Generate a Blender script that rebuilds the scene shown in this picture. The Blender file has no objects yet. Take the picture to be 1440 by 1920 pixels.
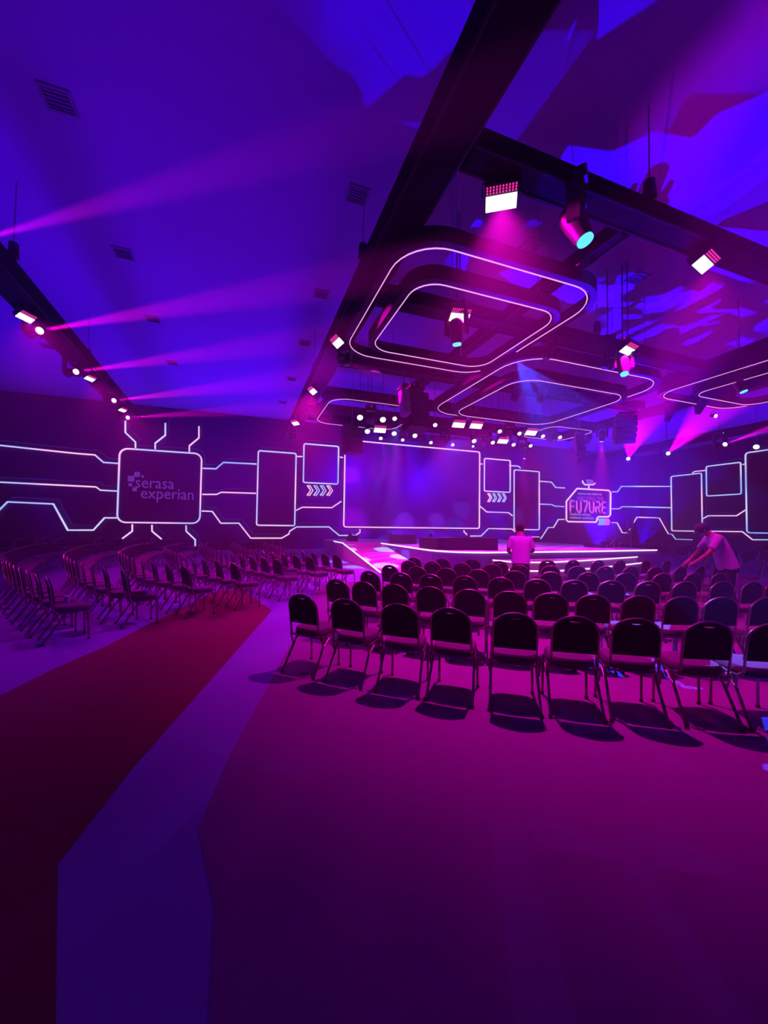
import bpy, bmesh, math, random
from math import sin, cos, pi, radians, atan2, hypot, sqrt
from mathutils import Vector, Matrix
random.seed(7)
SC = bpy.context.scene
COL = SC.collection

# ------------------------------------------------------------------ camera
CAM_H = 1.65
FPX, CX, CY = 721.0, 720.0, 960.0
ROT = Matrix.Rotation(radians(-20), 3, 'Z') @ Matrix.Rotation(pi/2 + radians(1.98), 3, 'X') @ Matrix.Rotation(radians(.75), 3, 'Z')
cd = bpy.data.cameras.new('camera'); cam = bpy.data.objects.new('camera', cd); COL.objects.link(cam)
cam.matrix_world = Matrix.Translation((0, 0, CAM_H)) @ ROT.to_4x4()
cd.sensor_fit = 'HORIZONTAL'; cd.sensor_width = 36; cd.lens = 36*FPX/1440; cd.clip_end = 200; cd.clip_start = .05
SC.camera = cam
# ------------------------------------------------------------------ world: thin stage haze, no sky indoors
W = bpy.data.worlds.new('world'); SC.world = W; W.use_nodes = True
wn = W.node_tree; wn.nodes.clear()
wo = wn.nodes.new('ShaderNodeOutputWorld'); wb = wn.nodes.new('ShaderNodeBackground')
wb.inputs[0].default_value = (0, 0, 0, 1); wb.inputs[1].default_value = 0
wv = wn.nodes.new('ShaderNodeVolumeScatter'); wv.inputs['Density'].default_value = .0115
wv.inputs['Anisotropy'].default_value = .35; wv.inputs['Color'].default_value = (.85, .25, 1, 1)
wn.links.new(wb.outputs[0], wo.inputs['Surface']); wn.links.new(wv.outputs[0], wo.inputs['Volume'])
SC.view_settings.view_transform = 'Standard'; SC.view_settings.look = 'None'
SC.view_settings.exposure = 0; SC.view_settings.gamma = 1; SC.view_settings.use_curve_mapping = False
SC.cycles.volume_bounces = 0; SC.cycles.max_bounces = 3; SC.cycles.diffuse_bounces = 2; SC.cycles.light_sampling_threshold = .03
SC.cycles.glossy_bounces = 1; SC.cycles.transmission_bounces = 1; SC.cycles.sample_clamp_indirect = 3
SC.cycles.sample_clamp_direct = 60; SC.cycles.use_adaptive_sampling = True; SC.cycles.adaptive_threshold = .06; SC.cycles.caustics_reflective = False; SC.cycles.caustics_refractive = False

# ------------------------------------------------------------------ measuring helpers
def ray(x, y): return ROT @ Vector(((x-CX)/FPX, -(y-CY)/FPX, -1))
def atz(x, y, z):
    d = ray(x, y); t = (z-CAM_H)/d.z; return Vector((d.x*t, d.y*t, z))
def aty(x, y, Y):
    d = ray(x, y); t = Y/d.y; return Vector((d.x*t, Y, d.z*t+CAM_H))
def atx(x, y, X):
    d = ray(x, y); t = X/d.x; return Vector((X, d.y*t, d.z*t+CAM_H))

# ------------------------------------------------------------------ materials
MAT = {}
def nmat(name):
    m = bpy.data.materials.new(name); m.use_nodes = True; MAT[name] = m
    return m, m.node_tree, m.node_tree.nodes['Principled BSDF']
def surf(name, col, rough=.7, metal=0, spec=.3, bump=0, scale=40, vary=.12, sheen=0):
    m, t, b = nmat(name)
    b.inputs['Roughness'].default_value = rough; b.inputs['Metallic'].default_value = metal
    b.inputs['Specular IOR Level'].default_value = spec
    if sheen: b.inputs['Sheen Weight'].default_value = sheen
    tc = t.nodes.new('ShaderNodeTexCoord'); nz = t.nodes.new('ShaderNodeTexNoise')
    nz.inputs['Scale'].default_value = scale; nz.inputs['Detail'].default_value = 4
    t.links.new(tc.outputs['Object'], nz.inputs['Vector'])
    mx = t.nodes.new('ShaderNodeMix'); mx.data_type = 'RGBA'
    mx.inputs['A'].default_value = tuple(c*(1-vary) for c in col)+(1,)
    mx.inputs['B'].default_value = tuple(min(1, c*(1+vary)) for c in col)+(1,)
    t.links.new(nz.outputs['Fac'], mx.inputs['Factor']); t.links.new(mx.outputs['Result'], b.inputs['Base Color'])
    if bump:
        bp = t.nodes.new('ShaderNodeBump'); bp.inputs['Strength'].default_value = bump; bp.inputs['Distance'].default_value = .01
        t.links.new(nz.outputs['Fac'], bp.inputs['Height']); t.links.new(bp.outputs[0], b.inputs['Normal'])
    return m
def glow(name, col, s):
    m = bpy.data.materials.new(name); m.use_nodes = True; t = m.node_tree; t.nodes.clear()
    o = t.nodes.new('ShaderNodeOutputMaterial'); e = t.nodes.new('ShaderNodeEmission')
    e.inputs[0].default_value = tuple(col)+(1,); e.inputs[1].default_value = s
    t.links.new(e.outputs[0], o.inputs[0]); MAT[name] = m; return m
def neon(name, ca, cb, s, scale=.35, bias=0):
    """pixel LED strip: the colour drifts along its length"""
    m = bpy.data.materials.new(name); m.use_nodes = True; t = m.node_tree; t.nodes.clear()
    o = t.nodes.new('ShaderNodeOutputMaterial'); e = t.nodes.new('ShaderNodeEmission')
    tc = t.nodes.new('ShaderNodeTexCoord'); nz = t.nodes.new('ShaderNodeTexNoise'); nz.inputs['Scale'].default_value = scale
    nz.inputs['Detail'].default_value = 0
    r = t.nodes.new('ShaderNodeValToRGB'); r.color_ramp.elements[0].position = .42+bias; r.color_ramp.elements[1].position = .58+bias
    r.color_ramp.elements[0].color = tuple(ca)+(1,); r.color_ramp.elements[1].color = tuple(cb)+(1,)
    t.links.new(tc.outputs['Object'], nz.inputs['Vector']); t.links.new(nz.outputs['Fac'], r.inputs[0]); t.links.new(r.outputs[0], e.inputs[0])
    e.inputs[1].default_value = s; t.links.new(e.outputs[0], o.inputs[0]); MAT[name] = m; return m

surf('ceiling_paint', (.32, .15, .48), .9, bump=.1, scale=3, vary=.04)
surf('black_cloth', (.02, .018, .025), .95, spec=.1, bump=.3, scale=25)
surf('wall_panel', (.03, .012, .06), .6, spec=.25, scale=1.5)
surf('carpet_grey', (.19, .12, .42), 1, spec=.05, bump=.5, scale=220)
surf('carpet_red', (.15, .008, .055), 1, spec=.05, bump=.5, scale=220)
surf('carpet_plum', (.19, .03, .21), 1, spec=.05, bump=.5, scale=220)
surf('truss_cloth', (.006, .005, .009), .9, spec=.15, bump=.3, scale=20)
surf('frame_black', (.012, .010, .016), .6, spec=.2, scale=8)
surf('fabric', (.012, .009, .022), .95, spec=.12, bump=.5, scale=300, sheen=.05)
surf('seat_fabric', (.13, .07, .13), .95, spec=.1, bump=.5, scale=300)
surf('brass', (.42, .30, .26), .32, metal=1, spec=.5, scale=15, vary=.05)
surf('rubber', (.02, .02, .02), .8)
surf('housing', (.03, .03, .035), .45, spec=.4)
surf('speaker_paint', (.035, .03, .045), .55, spec=.3, bump=.2, scale=120)
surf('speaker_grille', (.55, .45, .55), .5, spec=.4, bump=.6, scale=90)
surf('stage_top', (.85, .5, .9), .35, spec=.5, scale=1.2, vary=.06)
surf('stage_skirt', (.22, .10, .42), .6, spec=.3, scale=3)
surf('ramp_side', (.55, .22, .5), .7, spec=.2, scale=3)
surf('screen_black', (.035, .033, .045), .4, spec=.5, scale=200, vary=.2)
surf('vent_paint', (.22, .20, .28), .8)
surf('steel', (.5, .5, .52), .35, metal=.8)
surf('shirt_cloth', (.50, .38, .75), .9, spec=.1, bump=.4, scale=60)
surf('trousers', (.02, .018, .03), .9, spec=.1, bump=.3, scale=90)
surf('skin_tone', (.42, .22, .15), .6, spec=.3, scale=30, vary=.06)
surf('hair_dark', (.015, .012, .012), .7, bump=.6, scale=90)
surf('cap_cloth', (.05, .05, .06), .8, bump=.3, scale=120)
surf('shoe', (.02, .02, .02), .5)
surf('bottle_teal', (.15, .6, .55), .35)
surf('bottle_clear', (.6, .65, .9), .2, spec=.6)
surf('lettering', (.45, .35, .75), .5)
surf('pink_lit_plastic', (.75, .4, .72), .5)  # pink stage light painted into the plastic's colour
neon('neon_mix', (.42, .38, 1), (1, .40, .85), 1.5)
neon('neon_blue', (.28, .30, 1), (.55, .45, 1), 1.55)
neon('neon_pink', (1, .36, .80), (.85, .45, 1), 1.45)
glow('neon_rig', (1, .38, .95), 1.15)
glow('neon_stage', (1, .68, 1), 1.5)
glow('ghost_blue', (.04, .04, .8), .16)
glow('lens_white', (1, .80, 1), 2.2)
glow('lens_pink', (1, .06, .75), 1.2)
glow('lens_pink_bright', (1, .45, .9), 2.6)
glow('lens_cyan', (.12, .7, 1), 1.3)
glow('led_dot', (1, .03, .42), 1.1)
glow('status_led', (.8, .9, 1), 1.0)
glow('logo_violet', (.26, .05, .85), .42)
glow('sign_pink', (1, .12, .65), 1.1)
glow('sign_soft', (.62, .25, 1), .62)
glow('sign_dim', (.5, .05, .75), .6)
glow('sign_face', (.06, .0, .55), .55)
glow('chevron_cyan', (.2, .45, 1), 1.0)

# ------------------------------------------------------------------ mesh helpers
class MB:
    def __init__(s): s.v = []; s.f = []
    def add(s, vs, fs):
        k = len(s.v); s.v += [tuple(v) for v in vs]; s.f += [tuple(i+k for i in f) for f in fs]; return s
    def box(s, c, d, rz=0, M=None):
        x, y, z = d[0]/2, d[1]/2, d[2]/2
        vs = [Vector((a*x, b*y, e*z)) for e in (-1, 1) for b in (-1, 1) for a in (-1, 1)]
        R = Matrix.Rotation(rz, 3, 'Z') if M is None else M
        vs = [R @ v + Vector(c) for v in vs]
        return s.add(vs, [(0, 2, 3, 1), (4, 5, 7, 6), (0, 1, 5, 4), (2, 6, 7, 3), (0, 4, 6, 2), (1, 3, 7, 5)])
    def prism(s, poly, z0, z1):
        n = len(poly); a = sum(poly[i][0]*poly[(i+1) % n][1]-poly[(i+1) % n][0]*poly[i][1] for i in range(n))
        if a < 0: poly = poly[::-1]
        zz0 = z0 if isinstance(z0, (list, tuple)) else [z0]*n; zz1 = z1 if isinstance(z1, (list, tuple)) else [z1]*n
        vs = [(p[0], p[1], zz0[i]) for i, p in enumerate(poly)]+[(p[0], p[1], zz1[i]) for i, p in enumerate(poly)]
        return s.add(vs, [tuple(range(n))[::-1], tuple(range(n, 2*n))]+[(i, (i+1) % n, n+(i+1) % n, n+i) for i in range(n)])
    def cyl(s, a, b, r, r2=None, n=12, caps=True):
        a, b = Vector(a), Vector(b); r2 = r if r2 is None else r2
        z = (b-a).normalized(); x = z.orthogonal().normalized(); y = z.cross(x)
        vs = [a+(x*cos(2*pi*i/n)+y*sin(2*pi*i/n))*r for i in range(n)]+[b+(x*cos(2*pi*i/n)+y*sin(2*pi*i/n))*r2 for i in range(n)]
        fs = [(i, (i+1) % n, n+(i+1) % n, n+i) for i in range(n)]
        if caps: fs += [tuple(range(n))[::-1], tuple(range(n, 2*n))]
        return s.add(vs, fs)
    def tube(s, pts, r, n=8, closed=False, up=None, rect=None):
        """sweep a round (or rect=(w,h)) section along pts"""
        pts = [Vector(p) for p in pts]; N = len(pts); ring = []
        prev = None
        for i, p in enumerate(pts):
            a = pts[(i-1) % N] if (closed or i > 0) else p; b = pts[(i+1) % N] if (closed or i < N-1) else p
            t = (b-a).normalized(); d1 = (p-a).normalized() if (p-a).length > 1e-9 else t; d2 = (b-p).normalized() if (b-p).length > 1e-9 else t
            k = 1/max(.35, sqrt(max(0, (1+d1.dot(d2))/2)))
            if up is not None:
                u = Vector(up); sd = t.cross(u).normalized(); u2 = sd.cross(t).normalized()
            else:
                sd = t.orthogonal().normalized() if prev is None else (prev-t*prev.dot(t)).normalized(); u2 = t.cross(sd); prev = sd
                
            if rect:
                w, h = rect[0]/2, rect[1]/2
                ring.append([p+sd*w*k*a_+u2*h*b_ for a_, b_ in ((-1, -1), (1, -1), (1, 1), (-1, 1))])
            else:
                ring.append([p+(sd*cos(2*pi*j/n)*(k if up is not None else 1)+u2*sin(2*pi*j/n))*r for j in range(n)])
        m = len(ring[0]); vs = [v for r_ in ring for v in r_]
        fs = [(i*m+j, i*m+(j+1) % m, ((i+1) % N)*m+(j+1) % m, ((i+1) % N)*m+j) for i in range(N if closed else N-1) for j in range(m)]
        if not closed: fs += [tuple(range(m))[::-1], tuple(range((N-1)*m, N*m))]
        return s.add(vs, fs)
    def ball(s, c, r, n=12, m=8, sc=(1, 1, 1), M=None):
        vs = []; c = Vector(c)
        for i in range(1, m):
            for j in range(n):
                v = Vector((r*sc[0]*sin(pi*i/m)*cos(2*pi*j/n), r*sc[1]*sin(pi*i/m)*sin(2*pi*j/n), r*sc[2]*cos(pi*i/m)))
                vs.append((M @ v if M else v)+c)
        t, b = Vector((0, 0, r*sc[2])), Vector((0, 0, -r*sc[2])); k = len(vs)
        vs += [(M @ t if M else t)+c, (M @ b if M else b)+c]
        fs = [((i)*n+j, (i+1)*n+j, (i+1)*n+(j+1) % n, i*n+(j+1) % n) for i in range(m-2) for j in range(n)]
        fs += [(k, j, (j+1) % n) for j in range(n)]+[(k+1, (m-2)*n+(j+1) % n, (m-2)*n+j) for j in range(n)]
        return s.add(vs, fs)
    def mesh(s, name, mat, smooth=False, bevel=0):
        me = bpy.data.meshes.new(name); me.from_pydata(s.v, [], s.f); me.materials.append(MAT[mat]); me.update()
        bm = bmesh.new(); bm.from_mesh(me); bmesh.ops.recalc_face_normals(bm, faces=bm.faces)
        if bevel: bmesh.ops.bevel(bm, geom=[e for e in bm.edges if e.calc_face_angle(0) > .6], offset=bevel, segments=2, affect='EDGES')
        bm.to_mesh(me); bm.free()
        if smooth:
            me.shade_smooth() if hasattr(me, 'shade_smooth') else None
            try: me.set_sharp_from_angle(angle=radians(40))
            except Exception: pass
        return me
    def obj(s, name, mat, parent=None, smooth=False, bevel=0):
        return link(name, s.mesh(name, mat, smooth, bevel), parent)
def link(name, me, parent=None):
    o = bpy.data.objects.new(name, me); COL.objects.link(o)
    if parent is not None: o.parent = parent
    return o
def tag(o, label=None, cat=None, group=None, kind=None):
    for k, v in (('label', label), ('category', cat), ('group', group), ('kind', kind)):
        if v: o[k] = v
    return o
def empty(name, loc=(0, 0, 0), rz=0):
    o = bpy.data.objects.new(name, None); COL.objects.link(o); o.location = loc; o.rotation_euler = (0, 0, rz)
    o.empty_display_size = .1; return o
def copy_tree(o, parent=None):
    c = o.copy(); COL.objects.link(c); c.parent = parent
    for ch in o.children: copy_tree(ch, c)
    return c
def look(direction):
    return Vector(direction).to_track_quat('-Z', 'Y')
def spot(loc, to, power, col, cone, blend=.3, rad=.05, gobo=None, parent=None):
    l = bpy.data.lights.new('beam', 'SPOT'); l.energy = power; l.color = col; l.spot_size = radians(cone); l.spot_blend = blend
    l.shadow_soft_size = rad
    o = bpy.data.objects.new('spot_light', l); COL.objects.link(o); o.location = loc
    o.rotation_euler = look(Vector(to)-Vector(loc)).to_euler()
    if gobo: gobo(l)
    return o
def gobo_nodes(l, scale, thr, kind='noise', rot=0, soft=.02):
    """pattern wheel in the fixture: masks the lamp's own light"""
    l.use_nodes = True; t = l.node_tree; em = t.nodes.get('Emission') or t.nodes.new('ShaderNodeEmission')
    tc = t.nodes.new('ShaderNodeTexCoord'); sp = t.nodes.new('ShaderNodeSeparateXYZ'); t.links.new(tc.outputs['Normal'], sp.inputs[0])
    dx = t.nodes.new('ShaderNodeMath'); dx.operation = 'DIVIDE'; dy = t.nodes.new('ShaderNodeMath'); dy.operation = 'DIVIDE'
    t.links.new(sp.outputs[0], dx.inputs[0]); t.links.new(sp.outputs[2], dx.inputs[1])
    t.links.new(sp.outputs[1], dy.inputs[0]); t.links.new(sp.outputs[2], dy.inputs[1])
    cb = t.nodes.new('ShaderNodeCombineXYZ'); t.links.new(dx.outputs[0], cb.inputs[0]); t.links.new(dy.outputs[0], cb.inputs[1])
    mp = t.nodes.new('ShaderNodeMapping'); mp.inputs['Rotation'].default_value = (0, 0, rot); mp.inputs['Scale'].default_value = scale
    t.links.new(cb.outputs[0], mp.inputs[0])
    if kind == 'dots':
        x = t.nodes.new('ShaderNodeTexVoronoi'); x.voronoi_dimensions = '2D'; x.inputs['Scale'].default_value = 1; x.inputs['Randomness'].default_value = .55; src = x.outputs['Distance']
    elif kind == 'rays':
        x = t.nodes.new('ShaderNodeTexWave'); x.inputs['Scale'].default_value = 1; x.inputs['Distortion'].default_value = 0; src = x.outputs['Fac']
    else:
        x = t.nodes.new('ShaderNodeTexVoronoi'); x.inputs['Scale'].default_value = 1; x.distance = 'CHEBYCHEV'; x.inputs['Randomness'].default_value = 1; 
        s2 = t.nodes.new('ShaderNodeSeparateColor'); t.links.new(x.outputs['Color'], s2.inputs[0]); src = s2.outputs[0]
    t.links.new(mp.outputs[0], x.inputs['Vector'])
    r = t.nodes.new('ShaderNodeMapRange'); t.links.new(src, r.inputs[0])
    a, b = (thr+soft, thr) if kind == 'dots' else (thr, thr+soft)
    r.inputs[1].default_value = a if kind != 'dots' else thr; r.inputs[2].default_value = b if kind != 'dots' else thr+soft
    r.inputs[3].default_value = 1 if kind == 'dots' else 0; r.inputs[4].default_value = 0 if kind == 'dots' else 1
    t.links.new(r.outputs[0], em.inputs['Strength'])

# ------------------------------------------------------------------ light of the room
BLUE = (.085, .0, 1.0); VIOLET = (.30, .0, 1.0); MAGENTA = (1, .0, .62); HOT = (1, .0, .42); SKY = (.03, .12, 1)
MIX = (.62, 0, 1)
def ceiling_fill(x, y, z, to, p, col, cone=130): spot((x, y, z), to, p, col, cone, .9, 1.5)
# bodiless upward spots added around the hall to wash the ceiling blue
for (x, y, p, c) in ((-9, 2, 300, BLUE), (-9, 12, 450, BLUE), (-8, 21, 300, BLUE), (-1.2, 3, 70, BLUE), (-1.2, 10, 190, BLUE), (-1.4, 18, 130, BLUE), (8, -4, 150, BLUE),
                     (20, 0, 1000, BLUE), (0, 22, 500, BLUE), (3.4, 16, 320, BLUE), (24, 20, 1100, BLUE), (30, 8, 1100, BLUE), (12, 22, 1000, BLUE)):
    p *= 8
    ceiling_fill(x, y, .4, (x+(.01), y, 9), p, c)

# ------------------------------------------------------------------ setting
XL, XR, YB, YF, ZC = -13.0, 35.2, 25.8, -9.0, 8.5
def struct(o): o['kind'] = 'structure'; return o
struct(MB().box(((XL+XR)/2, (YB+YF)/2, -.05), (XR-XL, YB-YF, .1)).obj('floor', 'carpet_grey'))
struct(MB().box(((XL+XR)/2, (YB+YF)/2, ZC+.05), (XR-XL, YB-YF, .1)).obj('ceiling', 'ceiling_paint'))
struct(MB().box(((XL+XR)/2, YB+.1, ZC/2), (XR-XL+.4, .2, ZC)).obj('wall_back', 'wall_panel'))
struct(MB().box((XR+.1, (YB+YF)/2, ZC/2), (.2, YB-YF, ZC)).obj('wall_right', 'wall_panel'))
struct(MB().box((XL-.1, (YB+YF)/2, ZC/2), (.2, YB-YF, ZC)).obj('wall_left', 'wall_panel'))
struct(MB().box(((XL+XR)/2, YF-.1, ZC/2), (XR-XL+.4, .2, ZC)).obj('wall_front', 'wall_panel'))
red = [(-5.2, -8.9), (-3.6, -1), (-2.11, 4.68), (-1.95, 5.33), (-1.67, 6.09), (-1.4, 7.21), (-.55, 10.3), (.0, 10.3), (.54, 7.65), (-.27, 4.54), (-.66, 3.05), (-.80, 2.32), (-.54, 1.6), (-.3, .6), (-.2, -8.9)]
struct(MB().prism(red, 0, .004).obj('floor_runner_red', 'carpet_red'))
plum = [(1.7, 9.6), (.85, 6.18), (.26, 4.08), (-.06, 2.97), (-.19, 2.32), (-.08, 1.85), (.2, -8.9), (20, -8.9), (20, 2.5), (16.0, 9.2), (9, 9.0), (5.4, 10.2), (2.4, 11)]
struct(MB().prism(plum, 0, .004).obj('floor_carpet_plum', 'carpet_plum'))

# ceiling vents
for k, (x, y) in enumerate([(-3.0, 7.5), (2.05, 7.5), (-3.05, 11.3), (2.0, 11.2), (-3.05, 14.65), (2.0, 14.5), (-3.05, 18.4), (1.95, 18.35), (-7.4, 18.5), (6.4, 7.37), (9.95, 7.32), (1.9, 22.1)]):
    where = ['above the side aisle nearest the viewer', 'beside the long truss nearest the viewer', 'above the side seating, second from the viewer', 'beside the long truss, second from the viewer',
             'above the side seating, third from the viewer', 'beside the long truss, third from the viewer', 'above the side seating, fourth from the viewer', 'beside the long truss, fourth from the viewer',
             'beyond the outer side truss', 'just before the nearest hanging square frame', 'right of the nearest hanging square frame', 'farthest of all, close to the stage wall'][k]
    v = tag(empty('ceiling_vent', (x, y, ZC)), 'small dark ceiling vent '+where, 'vent', 'ceiling vents')
    MB().tube([(-.2, -.2, -.01), (.2, -.2, -.01), (.2, .2, -.01), (-.2, .2, -.01)], 0, closed=True, up=(0, 0, 1), rect=(.05, .03)).obj('frame', 'vent_paint', v)
    m = MB()
    for j in range(5): m.box((0, -.14+.07*j, -.012), (.36, .05, .01), M=Matrix.Rotation(.5, 3, 'X'))
    m.obj('grille', 'vent_paint', v)

# ------------------------------------------------------------------ trusses wrapped in black cloth
TZ = 6.5
TRUSSES = []
def drop_top(x, y):
    """height a hanging rod reaches from (x, y): the truss above it, else the ceiling"""
    for (a, b, w) in TRUSSES:
        d = b-a; t = max(0, min(1, ((x-a.x)*d.x+(y-a.y)*d.y)/(d.x**2+d.y**2)))
        if hypot(a.x+d.x*t-x, a.y+d.y*t-y) < w/2+.02: return TZ+.05
    return ZC-.005
def truss(a, b, w, h, label):
    a, b = Vector(a), Vector(b); TRUSSES.append((a, b, w)); d = b-a; L = hypot(d.x, d.y); o = empty('truss', a, atan2(d.y, d.x))
    tag(o, label, 'truss', 'black trusses of the lighting rig')
    c = MB().box((L/2, 0, h/2), (L, w, h)).obj('cloth_cover', 'truss_cloth', o, bevel=.03)
    m = MB()
    for s in (-1, 1):
        for zz in (0.0, h): m.cyl((-.02, s*(w/2-.04), zz), (L+.02, s*(w/2-.04), zz), .028, n=6)
    m.obj('rail', 'frame_black', o)
    return o
truss((2.34, -6, TZ), (2.3, 23.5, TZ), .62, .35, 'long black truss running from overhead to the stage wall')
truss((2.66, 4.25, TZ), (14.2, 4.2, TZ), .44, .25, 'cross truss nearest the viewer carrying two pink wash panels')
truss((2.66, 7.72, TZ), (14.6, 7.7, TZ), .44, .28, 'second cross truss from the viewer, passing through the nearest square frame')
truss((2.66, 11.2, TZ), (15.2, 11.1, TZ), .44, .3, 'third cross truss carrying the speaker clusters')
truss((2.66, 14.25, TZ), (16.2, 14.2, TZ), .44, .3, 'fourth cross truss carrying the nearer bank of stage spotlights')
truss((2.66, 16.35, TZ), (17.0, 16.3, TZ), .44, .3, 'farthest cross truss with the stage spotlights close to the screen')
truss((2.66, 17.6, TZ), (12.5, 17.6, TZ), .4, .3, 'short rear truss just before the top edge of the main screen')
truss((5.78, 4.47, TZ+.02), (5.65, 14.7, TZ+.02), .3, .22, 'slim short truss linking the cross trusses above the nearest square frame')
truss((13.2, 4.45, TZ+.03), (13.9, 17, TZ+.03), .36, .3, 'truss linking the cross trusses beside the small far square frame')
truss((16.6, 4, TZ+.06), (16.3, 17.4, TZ+.06), .4, .3, 'truss above the far side speaker column')
truss((-4.6, 6, TZ), (-5.15, 23, TZ), .62, .35, 'outer side truss with a row of pink beam lights')
truss((23.4, 4, TZ), (23.6, 22, TZ), .5, .35, 'outer far truss above the far side seating')
def hoist(x, y, label):
    o = tag(empty('chain_hoist', (x, y, TZ+.36)), label, 'hoist', 'chain hoists')
    MB().cyl((0, 0, .1), (0, 0, .38), .1, .08, 10).obj('motor_body', 'housing', o, True)
    MB().cyl((0, 0, .38), (0, 0, ZC-TZ-.36), .012, n=6).obj('chain', 'steel', o)
    MB().tube([(-.06, 0, 0), (-.06, 0, .1), (.06, 0, .1), (.06, 0, 0)], .012, 6).obj('hook', 'steel', o)
for x, y, l in ((-4.5, 9.7, 'small chain hoist on the outer side truss nearest the viewer'), (2.1, 7.2, 'small chain hoist on the long truss beside the nearest square frame'),
                (8.9, 7.7, 'small chain hoist on the second cross truss right of the nearest square frame'), (6.0, 4.2, 'small chain hoist on the nearest cross truss'),
                (-4.9, 14.9, 'small chain hoist on the outer side truss in mid length'), (2.2, 13.3, 'small chain hoist on the long truss above its middle wash panel'),
                (9.7, 11.1, 'small chain hoist on the third cross truss inside the larger square frame')): hoist(x, y, l)

# ------------------------------------------------------------------ hanging rounded square light frames
def rrect(x0, y0, x1, y1, r, n=8):
    out = []
    for cx, cy, a in ((x1-r, y0+r, -90), (x1-r, y1-r, 0), (x0+r, y1-r, 90), (x0+r, y0+r, 180)):
        for i in range(n+1):
            t = radians(a+90*i/n); out.append((cx+r*cos(t), cy+r*sin(t)))
    return out
def hoop(x0, y0, x1, y1, z, r, label, h=.26, w=.12):
    cx, cy = (x0+x1)/2, (y0+y1)/2
    o = tag(empty('light_frame', (cx, cy, z)), label, 'light frame', 'rounded square neon frames under the rig')
    P = [(x-cx, y-cy, h/2) for x, y in rrect(x0-w/2, y0-w/2, x1+w/2, y1+w/2, r)]
    MB().tube(P, 0, closed=True, up=(0, 0, 1), rect=(w, h)).obj('band', 'frame_black', o, True)
    P = [(x-cx, y-cy, .0) for x, y in rrect(x0+.02, y0+.02, x1-.02, y1-.02, r)]
    MB().tube(P, .011, 6, closed=True, up=(0, 0, 1)).obj('neon_strip', 'neon_rig', o)
    for sx in (-1, 1):
        for sy in (-1, 1): MB().cyl((sx*(x1-x0)*.3, sy*((y1-y0)/2), h), (sx*(x1-x0)*.3, sy*((y1-y0)/2), ZC-z), .008, n=5).obj('hanger', 'steel', o)
hoop(2.33, 5.43, 6.57, 9.81, 6.2, .8, 'outermost neon square frame nearest the viewer')
hoop(2.80, 6.02, 6.05, 8.95, 6.0, .5, 'smaller square frame nested inside the nearest neon frame')
hoop(6.50, 7.72, 11.85, 13.1, 6.0, 1.0, 'larger neon square frame in mid hall, beside the nearest pair')
hoop(7.10, 8.55, 11.35, 12.4, 5.78, .7, 'lower square frame nested inside the mid hall neon frame')
hoop(2.85, 13.4, 6.6, 17.1, 6.2, .7, 'neon square frame above the corner of the main screen')
hoop(12.9, 13.45, 15.5, 15.7, 6.2, .5, 'smallest thin neon square frame, far behind the stage spotlights')
hoop(13.05, 5.0, 17.3, 9.15, 6.2, .8, 'outer neon square frame cut by the picture edge on the far side')
hoop(13.5, 5.4, 16.6, 8.2, 6.0, .5, 'inner square frame nested in the frame at the picture edge')

# ------------------------------------------------------------------ fixtures
def wash_panel(p, face, label, s=1.0, power=600, col=HOT, cone=95, lit=True, aim=None):
    """square LED wash panel: p = centre of the face, face = direction it points"""
    p = Vector(p); d = Vector(face).normalized()
    o = tag(empty('wash_light', p), label, 'stage light', 'square pink LED wash panels')
    M = look(d).to_matrix(); q = look(d)
    o.rotation_mode = 'QUATERNION'; o.rotation_quaternion = q
    w, h = .46*s, .34*s
    MB().box((0, 0, .10*s), (w, h, .16*s)).obj('housing', 'housing', o, bevel=.01)
    m = MB(); nx, ny = 10, 6
    MB().box((0, -h*.16, .008), (w*.92, h*.56, .012)).obj('lens_array', 'lens_white', o)
    for i in range(10):
        for j in range(3): m.box((-w*.42+w*.84*i/9, h*.22+h*.2*j/2, .012), (w*.045, w*.045, .012))
    m.obj('led_row', 'led_dot', o)
    up = M.transposed() @ Vector((0, 0, 1)); up.normalize()
    MB().tube([Vector((-w*.56, 0, .08)), Vector((-w*.56, 0, .08))+up*.22*s, Vector((w*.56, 0, .08))+up*.22*s, Vector((w*.56, 0, .08))], .014*s, 6).obj('yoke', 'housing', o)
    zl = M.transposed() @ Vector((0, 0, drop_top(p.x, p.y)-p.z)); MB().cyl(up*.2*s+Vector((0, 0, .08)), zl+Vector((0, 0, .08)), .016, n=6).obj('clamp', 'steel', o)
    if power: spot(p+d*.06, p+(Vector(aim) if aim else d)*3, power, col, cone, 1, .07)
    return o
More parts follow.
